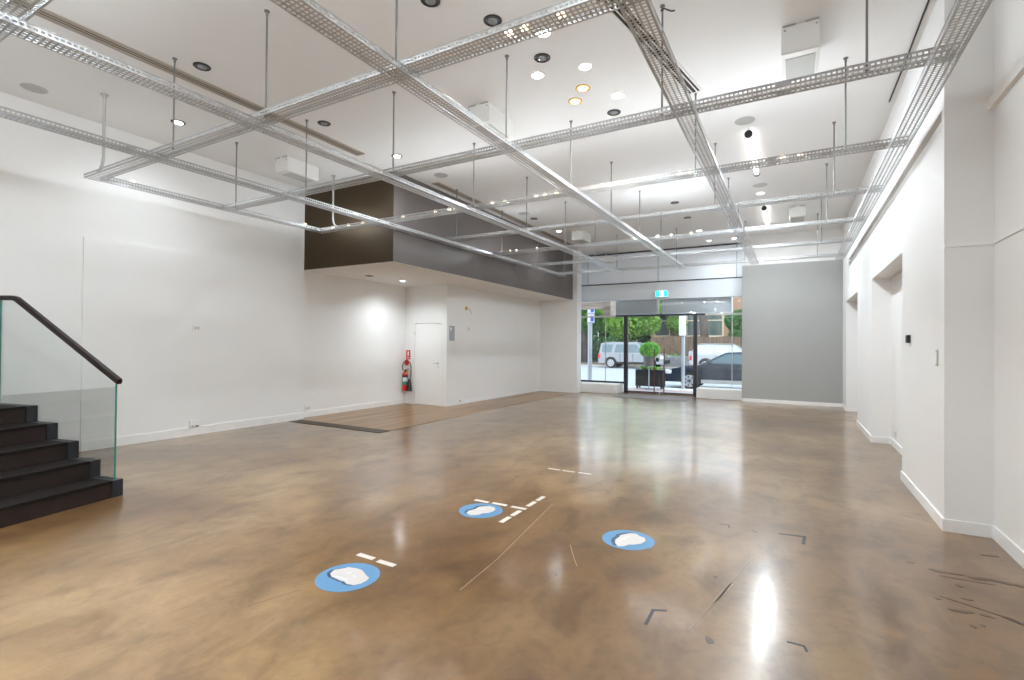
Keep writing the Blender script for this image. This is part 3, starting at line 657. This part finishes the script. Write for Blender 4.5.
v = MB(); v.cyl((0, 0, 0.47), 0.024, 0.05, n=12); v.tube([(0, 0, 0.50), (0.06, -0.01, 0.545), (0.13, -0.015, 0.545)], 0.010, 6); v.tube([(0, 0, 0.495), (0.10, -0.01, 0.50)], 0.008, 6); v.build('valve', BLACK, EX)
MB().box(0.05, 0.11, -0.03, -0.024, 0.43, 0.49).build('yellow_tag', YEL, EX)
MB().tube([(-0.02, 0, 0.51), (-0.065, -0.02, 0.53), (-0.07, -0.03, 0.62), (-0.01, -0.04, 0.72), (0.08, -0.04, 0.76), (0.17, -0.03, 0.72), (0.205, -0.02, 0.60), (0.19, -0.01, 0.42), (0.155, 0, 0.28)], 0.011, 8).build('hose', BLACK, EX)
MB().lathe([(0.022, 0.31), (0.040, 0.24), (0.060, 0.03), (0.062, 0.0)], (0.14, 0, 0.0), n=18).build('horn', BLACK, EX)
MB().box(-0.03, 0.03, 0.062, 0.084, 0.2, 0.25).build('wall_bracket', BLACK, EX)

def plate(name, loc, dims, m, label, cat, face, details=()):
    """thin wall fitting; face = outward axis of the wall it sits on"""
    a, z, dep = dims; t = thing(name, label, cat, loc)
    def bx(mb, u0, u1, z0, z1, d0, d1):
        if face == '+x': mb.box(d0, d1, u0, u1, z0, z1)
        elif face == '-x': mb.box(-d1, -d0, u0, u1, z0, z1)
        else: mb.box(u0, u1, -d1, -d0, z0, z1)
        return mb
    bx(MB(), -a/2, a/2, -z/2, z/2, 0, dep).build('plate', m, t)
    for nm, mm, (u0, u1, z0, z1, d) in details: bx(MB(), u0, u1, z0, z1, dep, dep+d).build(nm, mm, t)
    return t
plate('wall_plate', (XL+0.022, 4.52, 1.73), (0.12, 0.09, 0.010), WPLAST, 'small white switch plate high on the left lining board', 'switch', '+x', [('rocker', LGREY, (-.035, -.01, -.02, .02, .004)), ('rocker', LGREY, (.01, .035, -.02, .02, .004))])
plate('power_outlet', (XL+0.022, 4.50, 0.185), (0.16, 0.10, 0.035), WPLAST, 'white power outlet low on the left lining board', 'power outlet', '+x', [('socket', GREY, (-.055, -.02, -.05, -.02, .003)), ('socket', BLACK, (.005, .055, -.05, -.03, .003))])
plate('power_outlet', (XL2, 6.75, 0.185), (0.13, 0.13, 0.012), WPLAST, 'white power outlet low in the alcove corner', 'power outlet', '+x', [('socket', LGREY, (-.045, -.01, -.02, .02, .003)), ('socket', LGREY, (.01, .045, -.02, .02, .003))])
plate('door_notice', (-7.25, 9.84, 1.77), (0.21, 0.36, 0.008), mat('blue_grey_plate', (0.38, 0.42, 0.48), 0.5), 'grey notice plate at the corner beside the alcove door', 'sign', '+x', [('white_mark', WPLAST, (-.07, -.01, .07, .14, .002))])
c = thing('cable_stub', 'orange wall cap with a short wire on the long white wall', 'cable outlet', (-7.25, 10.45, 2.42))
MB().lathe([(0.05, 0), (0.05, 0.015), (0.03, 0.03)], axis='X', n=16).build('cap', YEL, c); MB().tube([(0.02, 0.02, 0), (0.04, 0.12, -0.03), (0.04, 0.19, -0.12)], 0.006, 6).build('wire', GREY, c)
plate('wall_plate', (-7.25, 10.59, 1.90), (0.09, 0.10, 0.012), WPLAST, 'small white plate below the orange wall cap', 'switch', '+x', [('rocker', GREY, (-.04, -.02, -.03, .03, .003))])
plate('floor_socket_plate', (-7.238, 10.2, 0.095), (0.05, 0.03, 0.012), GREY, 'tiny grey fitting above baseboard of the long white wall', 'outlet', '+x', [('pin', BLACK, (-.01, .01, -.008, .008, .004))])
plate('thermostat', (XR, 6.74, 1.60), (0.085, 0.085, 0.03), BLACK, 'small dark thermostat box on the right wall', 'thermostat', '-x', [('dark_face', BLACK, (-.030, .030, -.032, .032, .004)), ('green_label', GREENP, (.032, .041, -.03, .03, .003))])
plate('light_switch', (XR, 5.56, 1.42), (0.055, 0.14, 0.010), LGREY, 'tall narrow light switch at the edge of right pier', 'switch', '-x', [('rocker', WPLAST, (-.018, .018, -.05, .05, .004))])
plate('power_outlet', (1.34, 9.35, 0.22), (0.09, 0.12, 0.010), WPLAST, 'white power outlet inside the right wall recess', 'power outlet', '-x', [('socket', LGREY, (-.02, .02, -.03, .03, .003))])

# ------------------------------------------------------------------ glazed entrance
GY = 15.86
def frame_struct(name, label):
    o = bpy.data.objects.new(name, None); COL.objects.link(o); o.location = (0, GY, 0); return struct(o, label)
def fb(x0, x1, z0, z1, y0=-0.05, y1=0.05): return MB().box(x0, x1, y0, y1, z0, z1)
SF = frame_struct('trim_shop_front', 'dark metal frame of the shop front')
fb(-4.78, -4.66, 0.0, 2.44).build('post', DARKFRAME, SF); fb(-2.64, -2.53, 0.0, 2.44).build('post', DARKFRAME, SF)
fb(-5.05, -2.30, 2.44, 2.50, -0.07, 0.05).build('door_head', DARKFRAME, SF)
fb(-7.2, -5.05, 2.44, 2.49, -0.04, 0.04).build('transom', mat('pale_frame', (0.55, 0.54, 0.53), 0.4), SF); fb(-2.30, -1.24, 2.44, 2.49, -0.04, 0.04).build('transom', MATS['pale_frame'], SF)
fb(-3.72, -3.68, 2.50, 2.98, -0.03, 0.03).build('mullion', MATS['pale_frame'], SF)
fb(-7.2, -4.78, 0.28, 0.34, -0.04, 0.04).build('sill', DARKFRAME, SF)
fb(-2.53, -1.24, 0.28, 0.30, -0.04, 0.04).build('sill', DARKFRAME, SF)
w1 = frame_struct('window_1', 'glass bay left of the doors'); fb(-7.2, -5.42, 0.34, 2.44, -0.006, 0.006).build('pane', GLASS, w1); fb(-5.40, -4.78, 0.34, 2.44, -0.006, 0.006).build('pane', GLASS, w1); fb(-5.42, -5.40, 0.34, 2.44, -0.01, 0.01).build('joint', MATS['pale_frame'], w1)
w2 = frame_struct('window_2', 'glass bay right of the doors'); fb(-2.53, -1.575, 0.30, 2.44, -0.006, 0.006).build('pane', GLASS, w2); fb(-1.555, -1.24, 0.30, 2.44, -0.006, 0.006).build('pane', GLASS, w2); fb(-1.575, -1.555, 0.30, 2.44, -0.01, 0.01).build('joint', MATS['pale_frame'], w2)
w3 = frame_struct('window_3', 'glass transom over the doors'); fb(-7.2, -3.72, 2.50, 2.98, -0.006, 0.006).build('pane', GLASS, w3); fb(-3.68, -1.24, 2.50, 2.98, -0.006, 0.006).build('pane', GLASS, w3)
for nm, x0, x1, hx, lb in (('door_2', -4.65, -3.66, -3.80, 'left glass entrance door leaf'), ('door_3', -3.64, -2.65, -3.50, 'right glass entrance door leaf')):
    d = frame_struct(nm, lb); fb(x0, x1, 0.07, 2.42, -0.006, 0.006).build('pane', GLASS, d); fb(x0, x1, 0.005, 0.07, -0.02, 0.02).build('bottom_rail', mat('bronze_rail', (0.16, 0.11, 0.10), 0.4, 0.3), d)
    hb = MB().tube([(hx, -0.06, 0.06), (hx, -0.06, 1.42)], 0.017, 10)
    for z in (0.25, 1.25): hb.tube([(hx, -0.06, z), (hx, -0.006, z)], 0.010, 8)
    hb.build('pull_handle', mat('rust_brown_handle', (0.10, 0.045, 0.035), 0.4, 0.3), d)
    if nm == 'door_2': fb(-3.76, -3.67, 1.02, 1.14, -0.05, 0.02).build('lock_box', BLACK, d)
fb(-3.62, -3.44, 2.36, 2.44, -0.12, -0.05).build('sensor', BLACK, SF)
for x0, x1, y0, y1, lb in ((-6.9, -4.80, 15.12, 15.82, 'low white plinth inside the shop front, left of the doors'), (-2.46, -1.245, 15.28, 15.82, 'low white plinth inside the shop front, right of the doors')):
    o = MB().rbox(x0, x1, y0, y1, 0.0, 0.29, 0.012).build('window_plinth', TRIMW); tag(o, lb, 'plinth', 'white window plinths')
dm = MB().rbox(-4.62, -2.55, 14.2, 15.2, 0.0, 0.012, 0.004, 1).build('door_mat', DMAT); tag(dm, 'grey door mat in front of the glass entrance doors', 'door mat')
XS = thing('exit_sign', 'glowing green exit sign with white figure above the entrance', 'exit sign', (-3.6, 15.893, 3.14))
MB().rbox(-0.20, 0.20, -0.05, 0, -0.105, 0.105, 0.008).build('housing', WPLAST, XS)
MB().box(-0.18, 0.18, -0.054, -0.049, -0.085, 0.085).build('green_face', EXITG, XS)
m = MB(); q = lambda a, b, h: (a, h, b)
m.prism([(-.055, -.075), (.055, -.075), (.055, .075), (-.055, .075)], (-0.057, -0.054), q); m.build('white_doorway', EXITW, XS)
m = MB(); m.prism([(0.018*math.cos(k*.524), 0.045+0.018*math.sin(k*.524)) for k in range(12)], (-0.060, -0.057), q)
m.prism([(-.012, .028), (.018, .028), (.012, -.015), (.04, -.05), (.028, -.06), (0, -.02), (-.03, -.055), (-.042, -.045), (-.014, -.008)], (-0.060, -0.057), q)
m.prism([(.014, .024), (.045, .004), (.04, -.004), (.012, .010)], (-0.060, -0.057), q); m.build('running_figure', EXITG, XS)

# ------------------------------------------------------------------ outside: street
ZG = -0.12
def ext(o, lb=None): return struct(o, lb)
ext(MB().box(-40, 25, 15.95, 19.2, -0.4, ZG+0.06).build('ground_footpath', PAVE), 'pale footpath outside')
ext(MB().box(-40, 25, 17.6, 18.1, ZG+0.055, ZG+0.064).build('ground_paving_band', PINKP))
ext(MB().box(-60, 40, 19.2, 38.6, -0.4, ZG-0.03).build('ground_road', ASPH), 'grey street')
ext(MB().box(-60, 40, 38.6, 38.8, -0.4, ZG+0.06).build('ground_kerb', KERB)); ext(MB().box(-60, 40, 38.8, 70, -0.4, ZG+0.05).build('ground_verge', VERGE))

def car(name, label, loc, rz, L, H, Wd, paint, prof_low, cabin, wheels, wr, glass, kind, wins, belt):
    """prof_low: side outline (x, z) of the lower body from rear to front, cabin: (x, z) outline above; x along the length"""
    t = thing(name, label, 'car', loc, rz, 'cars in the street')
    hw = Wd/2
    def loft(poly, w_bot, w_top, z0, z1):
        mb = MB(); n = len(poly); ws = [w_bot + (w_top-w_bot)*max(0, min(1, (z-z0)/(z1-z0))) for _, z in poly]
        vs = [(x, -w, z) for (x, z), w in zip(poly, ws)] + [(x, w, z) for (x, z), w in zip(poly, ws)]
        fs = [tuple(range(n)), tuple(range(2*n-1, n-1, -1))] + [(i, n+i, n+(i+1) % n, (i+1) % n) for i in range(n)]
        return mb.add(vs, fs)
    zl = min(z for _, z in prof_low); zh = max(z for _, z in prof_low)
    bd_ = loft(prof_low, hw, hw*0.96, zl, zh).build('body', paint, t)
    zc0 = min(z for _, z in cabin); zc1 = max(z for _, z in cabin)
    loft(cabin, hw*0.96, hw*0.80, zc0, zc1).build('cabin', paint, t)
    for side in (-1, 1):
        for wpoly in wins:
            mb = MB(); pts = []
            for x, z in wpoly:
                w = hw*0.96 + (hw*0.80-hw*0.96)*(z-zc0)/(zc1-zc0); pts.append((x, side*(w+0.006), z))
            n = len(pts); back = [(x, y-side*0.02, z) for x, y, z in pts]
            mb.add(pts+back, [tuple(range(n)), tuple(range(2*n-1, n-1, -1))] + [(i, (i+1) % n, n+(i+1) % n, n+i) for i in range(n)])
            mb.build('side_window', glass, t)
        for wx in wheels:
            a = MB(); a.lathe([(wr*1.22, 0), (wr*1.22, 0.012)], (wx, side*hw if side < 0 else side*hw-0.012, wr), 'Y', 26); a.v = [(x, y - side*0.0 + (side*0.004), max(z, zl)) for x, y, z in a.v]
            a.build('wheel_arch', BLACK, t)
            w = MB(); ya = side*(hw-0.20) if side > 0 else -hw-0.02
            w.lathe([(wr*0.62, 0), (wr*0.97, 0.0), (wr, 0.03), (wr, 0.19), (wr*0.97, 0.22), (wr*0.62, 0.22)], (wx, ya, wr), 'Y', 26, cap=True)
            wo = w.build('wheel', RUBBER, t)
            yo = side*(hw+0.022)
            r_ = MB()
            for k in range(7):
                a0 = 2*math.pi*k/7
                pts = [(0.03, -0.04), (wr*0.66, -0.055), (wr*0.66, 0.055), (0.03, 0.04)]
                pts = [(x*math.cos(a0)-y*math.sin(a0), x*math.sin(a0)+y*math.cos(a0)) for x, y in pts]
                r_.prism(pts, (yo-side*0.004, yo+side*0.004), lambda a, b_, h_: (wx+a, h_, wr+b_))
            r_.lathe([(wr*0.60, 0), (wr*0.68, 0.006), (wr*0.70, 0)], (wx, yo-0.003, wr), 'Y', 26, cap=False)
            r_.build('rim', ALLOY, wo)
        mz = belt
        MB().rbox(kind['mirror']-0.10, kind['mirror']+0.08, min(side*hw, side*(hw+0.2)), max(side*hw, side*(hw+0.2)), mz, mz+0.15, 0.03).build('mirror', paint, t)
        MB().box(kind['sill'][0], kind['sill'][1], min(side*(hw-0.02), side*(hw+0.012)), max(side*(hw-0.02), side*(hw+0.012)), zl-0.02, zl+0.12).build('sill_trim', kind['sillm'], t)
        for hx in kind['handles']: MB().box(hx-0.09, hx+0.09, min(side*hw*0.97, side*(hw+0.015)), max(side*hw*0.97, side*(hw+0.015)), belt-0.14, belt-0.105).build('door_handle', paint, t)
        sm = MB()
        for x in kind['seams']: sm.box(x-0.008, x+0.008, min(side*hw*.98, side*(hw+0.003)), max(side*hw*.98, side*(hw+0.003)), zl+0.12, belt-0.04)
        sm.build('door_seam', BLACK, t)
        if kind.get('rail'):
            MB().tube([(kind['rail'][0], side*hw*0.72, H-0.01), (kind['rail'][0]+0.1, side*hw*0.72, H+0.04), (kind['rail'][1]-0.1, side*hw*0.72, H+0.04), (kind['rail'][1], side*hw*0.72, H-0.01)], 0.02, 6).build('roof_rail', GREY, t)
        MB().box(-L/2-0.012, -L/2+0.14, min(side*(hw-0.2), side*(hw+0.004)), max(side*(hw-0.2), side*(hw+0.004)), kind['tail'][0], kind['tail'][1]).build('tail_lamp', TAIL, t)
        MB().rbox(L/2-0.26, L/2-0.02, min(side*(hw-0.35), side*(hw+0.0)), max(side*(hw-0.35), side*(hw+0.0)), kind['head'][0], kind['head'][1], 0.03).build('head_lamp', HEADL, t)
    MB().rbox(-L/2-0.07, -L/2+0.12, -hw*0.97, hw*0.97, zl+0.02, zl+0.26, 0.05).build('rear_bumper', kind['bump'], t)
    MB().rbox(L/2-0.14, L/2+0.06, -hw*0.95, hw*0.95, zl, zl+0.28, 0.06).build('front_bumper', kind['bump'], t)
    MB().box(-L/2-0.085, -L/2-0.06, -0.26, 0.26, zl+0.30, zl+0.42).build('number_plate', PLATE, t)
    if kind.get('spare'):
        s_ = MB().lathe([(0.30, -0.2), (0.37, -0.17), (0.38, -0.05), (0.36, 0.0)], (-L/2, 0, 0.95), 'X', 24).build('spare_wheel_cover', paint, t)
    return t
# silver off-roader: boxy, tall, stepped rear window line
L = 4.85
car('off_road_car', 'silver boxy off-road car parked across the street, left', (-10.40, 36.9, ZG-0.03), 0.0, L, 1.88, 1.92, SILV,
    [(-2.42, .36), (-2.42, 1.08), (2.10, 1.10), (2.36, .98), (2.42, .80), (2.42, .36)], [(-2.38, 1.08), (-2.26, 1.86), (-1.2, 1.90), (0.55, 1.88), (1.22, 1.10)], (-1.45, 1.44), 0.38, CGLASS,
    {'mirror': 0.95, 'sill': (-1.0, 1.0), 'sillm': BLACK, 'handles': (-0.55, 0.5), 'seams': (-0.75, 0.2, 1.0), 'rail': (-2.1, 0.4), 'tail': (0.72, 1.05), 'head': (0.72, 0.95), 'bump': BLACK}, 
    [[(-2.18, 1.16), (-2.12, 1.74), (-1.32, 1.76), (-1.45, 1.16)], [(-1.20, 1.16), (-1.08, 1.76), (-0.30, 1.76), (-0.30, 1.16)], [(-0.22, 1.16), (-0.22, 1.76), (0.42, 1.76), (0.95, 1.16)]], 1.12)
L = 4.9
car('off_road_car', 'white off-road car with spare wheel parked across the street', (-3.78, 36.9, ZG-0.03), 0.0, L, 1.80, 1.90, WCAR,
    [(-2.40, .42), (-2.40, 1.06), (2.15, 1.08), (2.40, .95), (2.44, .75), (2.44, .42)], [(-2.34, 1.06), (-2.22, 1.76), (-1.2, 1.80), (0.45, 1.76), (1.30, 1.08)], (-1.42, 1.40), 0.39, CGLASSP,
    {'mirror': 0.98, 'sill': (-0.95, 0.95), 'sillm': WCAR, 'handles': (-0.62, 0.42), 'seams': (-0.78, 0.12, 0.95), 'rail': (-1.9, 0.3), 'tail': (0.70, 1.0), 'head': (0.72, 0.95), 'bump': WCAR, 'spare': True},
    [[(-2.12, 1.16), (-2.05, 1.66), (-0.98, 1.66), (-0.98, 1.16)], [(-0.86, 1.16), (-0.86, 1.66), (0.0, 1.66), (0.0, 1.16)], [(0.1, 1.16), (0.1, 1.64), (0.42, 1.62), (0.98, 1.16)]], 1.10)
L = 4.7
car('sedan_car', 'dark blue sedan parked at the near kerb', (-2.05, 20.9, ZG-0.03), math.pi, L, 1.44, 1.82, NCAR,
    [(-2.35, .28), (-2.37, .78), (-2.28, .98), (-1.6, 1.00), (0.75, 0.98), (1.55, .90), (2.18, .76), (2.35, .58), (2.35, .28)],
    [(-1.80, .98), (-1.05, 1.40), (-0.2, 1.45), (0.15, 1.43), (1.05, .96)], (-1.38, 1.42), 0.33, CGLASS,
    {'mirror': 0.72, 'sill': (-1.0, 1.0), 'sillm': CHROME, 'handles': (-0.62, 0.36), 'seams': (-0.75, 0.18, 0.98), 'tail': (0.70, 0.92), 'head': (0.58, 0.74), 'bump': NCAR},
    [[(-1.45, 1.03), (-0.98, 1.34), (-0.55, 1.38), (-0.50, 1.03)], [(-0.42, 1.03), (-0.46, 1.38), (0.12, 1.37), (0.78, 1.03)]], 0.98)

# planter, topiary pot on a post, poles
pb = thing('planter_box', 'long black planter box on the footpath outside the doors', 'planter', (-4.60, 18.55, ZG+0.06))
MB().rbox(-0.50, 0.50, -0.22, 0.22, 0.09, 0.70, 0.015).build('box', BLACK, pb)
for sx_ in (-0.44, 0.44):
    for sy_ in (-0.17, 0.17): MB().box(sx_-.03, sx_+.03, sy_-.03, sy_+.03, 0, 0.09).build('foot', BLACK, pb)
def leaves(rn, center, rad, count, size, shell=0.5):
    mb = MB()
    for _ in range(count):
        d = Vector((rn.gauss(0, 1), rn.gauss(0, 1), rn.gauss(0, 1))).normalized(); q_ = shell + (1-shell)*rn.random()
        p = Vector((d.x*rad[0]*q_, d.y*rad[1]*q_, d.z*rad[2]*q_)) + Vector(center)
        a = Vector((rn.gauss(0, 1), rn.gauss(0, 1), rn.gauss(0, 1))).normalized()*size*rn.uniform(0.6, 1.3); b_ = a.orthogonal().normalized()*size*0.5*rn.uniform(0.7, 1.2)
        c_ = a.cross(b_).normalized()*size*0.12
        mb.add([p-a, p-b_+c_, p+a, p+b_+c_], [(0, 1, 2), (0, 2, 3)])
    return mb
rn = random.Random(3)
leaves(rn, (0.0, 0, 0.74), (0.44, 0.18, 0.08), 160, 0.06).build('low_plants', LEAFB, pb)
tp = thing('topiary_pot', 'clipped bright green bush in a grey pot outside the doors', 'potted plant', (-4.49, 17.9, ZG+0.06))
MB().cyl((0, 0, 0), 0.16, 0.03, n=20).cyl((0, 0, 0.03), 0.022, 0.82, n=10).build('stand', POLE, tp)
MB().lathe([(0.17, 0.85), (0.20, 1.24), (0.215, 1.24), (0.215, 1.28)], n=24).build('pot', PGREY, tp)
leaves(rn, (0.03, 0, 1.42), (0.36, 0.36, 0.28), 2600, 0.045, 0.72).build('foliage', LEAFC, tp)
MB().lathe([(0.02, 1.20), (0.20, 1.28), (0.27, 1.40), (0.22, 1.56), (0.05, 1.64)], (0.03, 0, 0), n=16).build('inner_foliage', LEAFD, tp)
sp = thing('street_sign_pole', 'grey street pole with two blue and white parking plates', 'street sign', (-7.02, 18.7, ZG+0.06))
MB().cyl((0, 0, 0), 0.085, 3.25, n=16).build('pole', POLE, sp)
for z in (2.62, 2.98):
    o = MB().box(-0.07, 0.21, -0.11, -0.09, z-0.165, z+0.165).build('sign_plate', WPLAST, sp)
    MB().box(0.06, 0.19, -0.113, -0.11, z-0.10, z+0.12).box(-0.05, 0.19, -0.113, -0.11, z-0.15, z-0.125).build('blue_mark', PBLUE, o)
pp = thing('signal_pole', 'slim grey pole with a metal box, between door and sedan', 'street pole', (-3.52, 19.0, ZG+0.06))
MB().cyl((0, 0, 0), 0.06, 3.4, n=14).build('pole', POLE, pp); MB().rbox(-0.13, 0.10, -0.16, -0.05, 1.95, 2.75, 0.02).build('box', SIGNG, pp); MB().rbox(-0.5, 0.06, -0.09, -0.06, 2.80, 3.12, 0.01).build('sign_panel', PALEB, pp)
tag(MB().cyl((0, 0, 0), 0.07, 3.6, n=12).build('slim_post', mat('dark_green_pole', (0.05, 0.10, 0.10), 0.5), loc=(-7.75, 19.0, ZG+0.06)), 'dark green post at the left edge of the shop window', 'post')
# awning sign boxes outside the glass and the timber beam
for x0, x1, lb in ((-5.15, -3.79, 'grey awning sign box outside, left of the mullion'), (-3.66, -1.60, 'grey awning sign box outside, right of the mullion')):
    o = MB().rbox(x0, x1, 16.10, 16.4, 2.53, 3.05, 0.01).build('awning_box', SIGNG); tag(o, lb, 'sign box', 'awning boxes over the entrance')
ab = thing('awning_beam', 'weathered timber awning beam outside the left shop window', 'awning', (-6.0, 17.4, 2.95))
MB().box(-2.6, 0.07, 0, 0.3, -0.10, 0.17).build('beam', TIMB, ab); MB().box(0.075, 0.34, -0.3, 0.32, -0.42, 0.17).build('end_plate', TIMB, ab)

# background: fence, wall, house, trees
fn = thing('paling_fence', 'brown timber paling fence behind the parked cars', 'fence', (-3, 41.5, ZG))
mb = MB(); x = -7.2
while x < 5.0: mb.box(x, x+0.16, -0.02, 0.02, 0, 2.40 + 0.05*math.sin(x*3)); x += 0.175
mb.build('palings', FENCEM, fn); MB().box(-7.2, 5, 0.03, 0.09, 0.5, 0.6).box(-7.2, 5, 0.03, 0.09, 1.9, 2.0).build('fence_rail', FENCEM, fn)
lf = thing('picket_railing', 'dark iron railing behind the silver car', 'fence', (-19.5, 41.0, ZG))
mb = MB(); x = -7.0
while x < 8.0: mb.box(x, x+0.04, 0, 0.04, 0, 2.0); x += 0.22
mb.build('bars', BLACK, lf); MB().box(-7, 8, -0.01, 0.05, 0.2, 0.26).box(-7, 8, -0.01, 0.05, 1.7, 1.76).build('railing_rail', BLACK, lf)
lw = MB().rbox(-10.5, 4, 39.6, 39.9, ZG, 0.75, 0.02).build('garden_wall', mat('grey_garden_wall', (0.24, 0.24, 0.25), 0.9, noise=0.15, nscale=3)); tag(lw, 'low grey garden wall in front of the paling fence', 'wall')
hd = thing('hedge', 'low green hedge along the foot of the paling fence', 'hedge', (-9.0, 40.6, ZG+0.05))
leaves(rn, (1.2, 0, 0.46), (2.6, 0.35, 0.48), 1300, 0.14, 0.2).build('foliage', LEAFA, hd)
hs = thing('brick_house', 'brown brick house with cream framed windows beyond the fence', 'house', (-4.0, 46, ZG))
MB().box(-7.4, 12, 0, 6, 0, 7.5).build('wall', BRICK, hs); MB().box(-7.7, 12.3, -0.4, 6.3, 7.5, 7.8).build('eaves', CREAM, hs)
for x in (-6.35, -3.55, -1.95, 3.4, 6.2):
    w = MB(); w.box(x-.75, x-.62, -0.1, 0.02, 2.6, 5.2); w.box(x+.62, x+.75, -0.1, 0.02, 2.6, 5.2); w.box(x-.75, x+.75, -0.14, 0.02, 2.45, 2.6); w.box(x-.75, x+.75, -0.1, 0.02, 5.2, 5.4); w.box(x-.62, x+.62, -0.06, 0.0, 3.85, 3.95)
    wo = w.build('window_frame', CREAM, hs); MB().box(x-.62, x+.62, -0.03, -0.005, 2.6, 5.2).build('pane', PANE, wo)
def tree(loc, h, crowns, trunk_r, label, m, seed, count=2200, size=0.16):
    t = thing('street_tree', label, 'tree', loc, group='trees across the street'); r_ = random.Random(seed)
    mb = MB().tube([(0, 0, -0.05), (0.05, 0, h*0.3), (-0.08, 0, h*0.65), (0.1, 0.05, h)], trunk_r, 10)
    for c_, _ in crowns[:4]: mb.tube([(-0.05, 0, h*0.6), ((c_[0])*0.5, c_[1]*0.5, (h*0.6+c_[2])/2+0.2), c_], trunk_r*0.4, 6)
    mb.build('trunk', BARK, t)
    mb = MB()
    for c_, rad in crowns:
        l_ = leaves(r_, c_, rad, count, size, 0.45); mb.add(l_.v, l_.f)
    mb.build('crown', m, t)
tree((-17.6, 45.6, ZG), 4.5, [((-2.2, 0, 4.3), (1.9, 1.3, 1.7)), ((0.6, 0, 4.6), (1.9, 1.4, 1.8)), ((-1, 0, 6.6), (2.8, 1.6, 1.6)), ((1.0, 0, 6.5), (1.6, 1.4, 1.5))], 0.28, 'broad green tree behind the silver car, leftmost', LEAFA, 1)
tree((-12.6, 42.6, ZG), 4.2, [((0, 0, 3.7), (2.1, 1.2, 1.5)), ((-0.9, 0, 5.3), (1.9, 1.2, 1.5)), ((1.0, 0, 5.4), (1.8, 1.2, 1.6)), ((0.2, 0, 7.0), (2.2, 1.3, 1.3)), ((2.0, 0, 4.4), (1.0, 0.9, 1.9))], 0.25, 'leafy yellow green tree in the middle of the door glass', LEAFB, 2)
tree((-9.2, 44.9, ZG), 5.5, [((0.3, 0, 3.6), (0.9, 0.7, 0.9)), ((-0.2, 0, 5.6), (1.2, 0.9, 1.4))], 0.2, 'slender tree before the brick house corner', LEAFB, 3, 900, 0.15)
tree((-6.35, 43.2, ZG), 6.0, [((0.2, 0, 6.6), (1.5, 1.0, 1.0))], 0.32, 'bare trunk standing between two cream framed house windows', LEAFA, 6, 900, 0.15)
tree((-3.6, 42.8, ZG), 2.6, [((0.1, 0, 2.6), (1.0, 0.8, 1.2)), ((-0.3, 0, 3.7), (0.9, 0.7, 0.8)), ((0.9, 0, 3.9), (1.2, 0.8, 1.1))], 0.14, 'dense green bush tree before the house, far right', LEAFD, 4)
tree((-24.0, 54.6, ZG), 5.5, [((0, 0, 4), (4.0, 2, 3.0)), ((-4, 0, 5), (3.5, 2, 3.6)), ((4.5, 0, 4.5), (4, 2, 3.4)), ((7.5, 0, 4.0), (3.2, 2, 3.4)), ((11.5, 0, 2.8), (2.4, 1.6, 3.0))], 0.3, 'distant dark green tree seen behind the iron railing', LEAFD, 5, 2400, 0.26)
bh = thing('low_shrubbery', 'dark green shrubbery behind the iron railing', 'shrub', (-18.0, 48.9, ZG))
leaves(rn, (0, 0, 1.1), (6.4, 0.7, 1.5), 5000, 0.20, 0.3).build('foliage', LEAFD, bh)
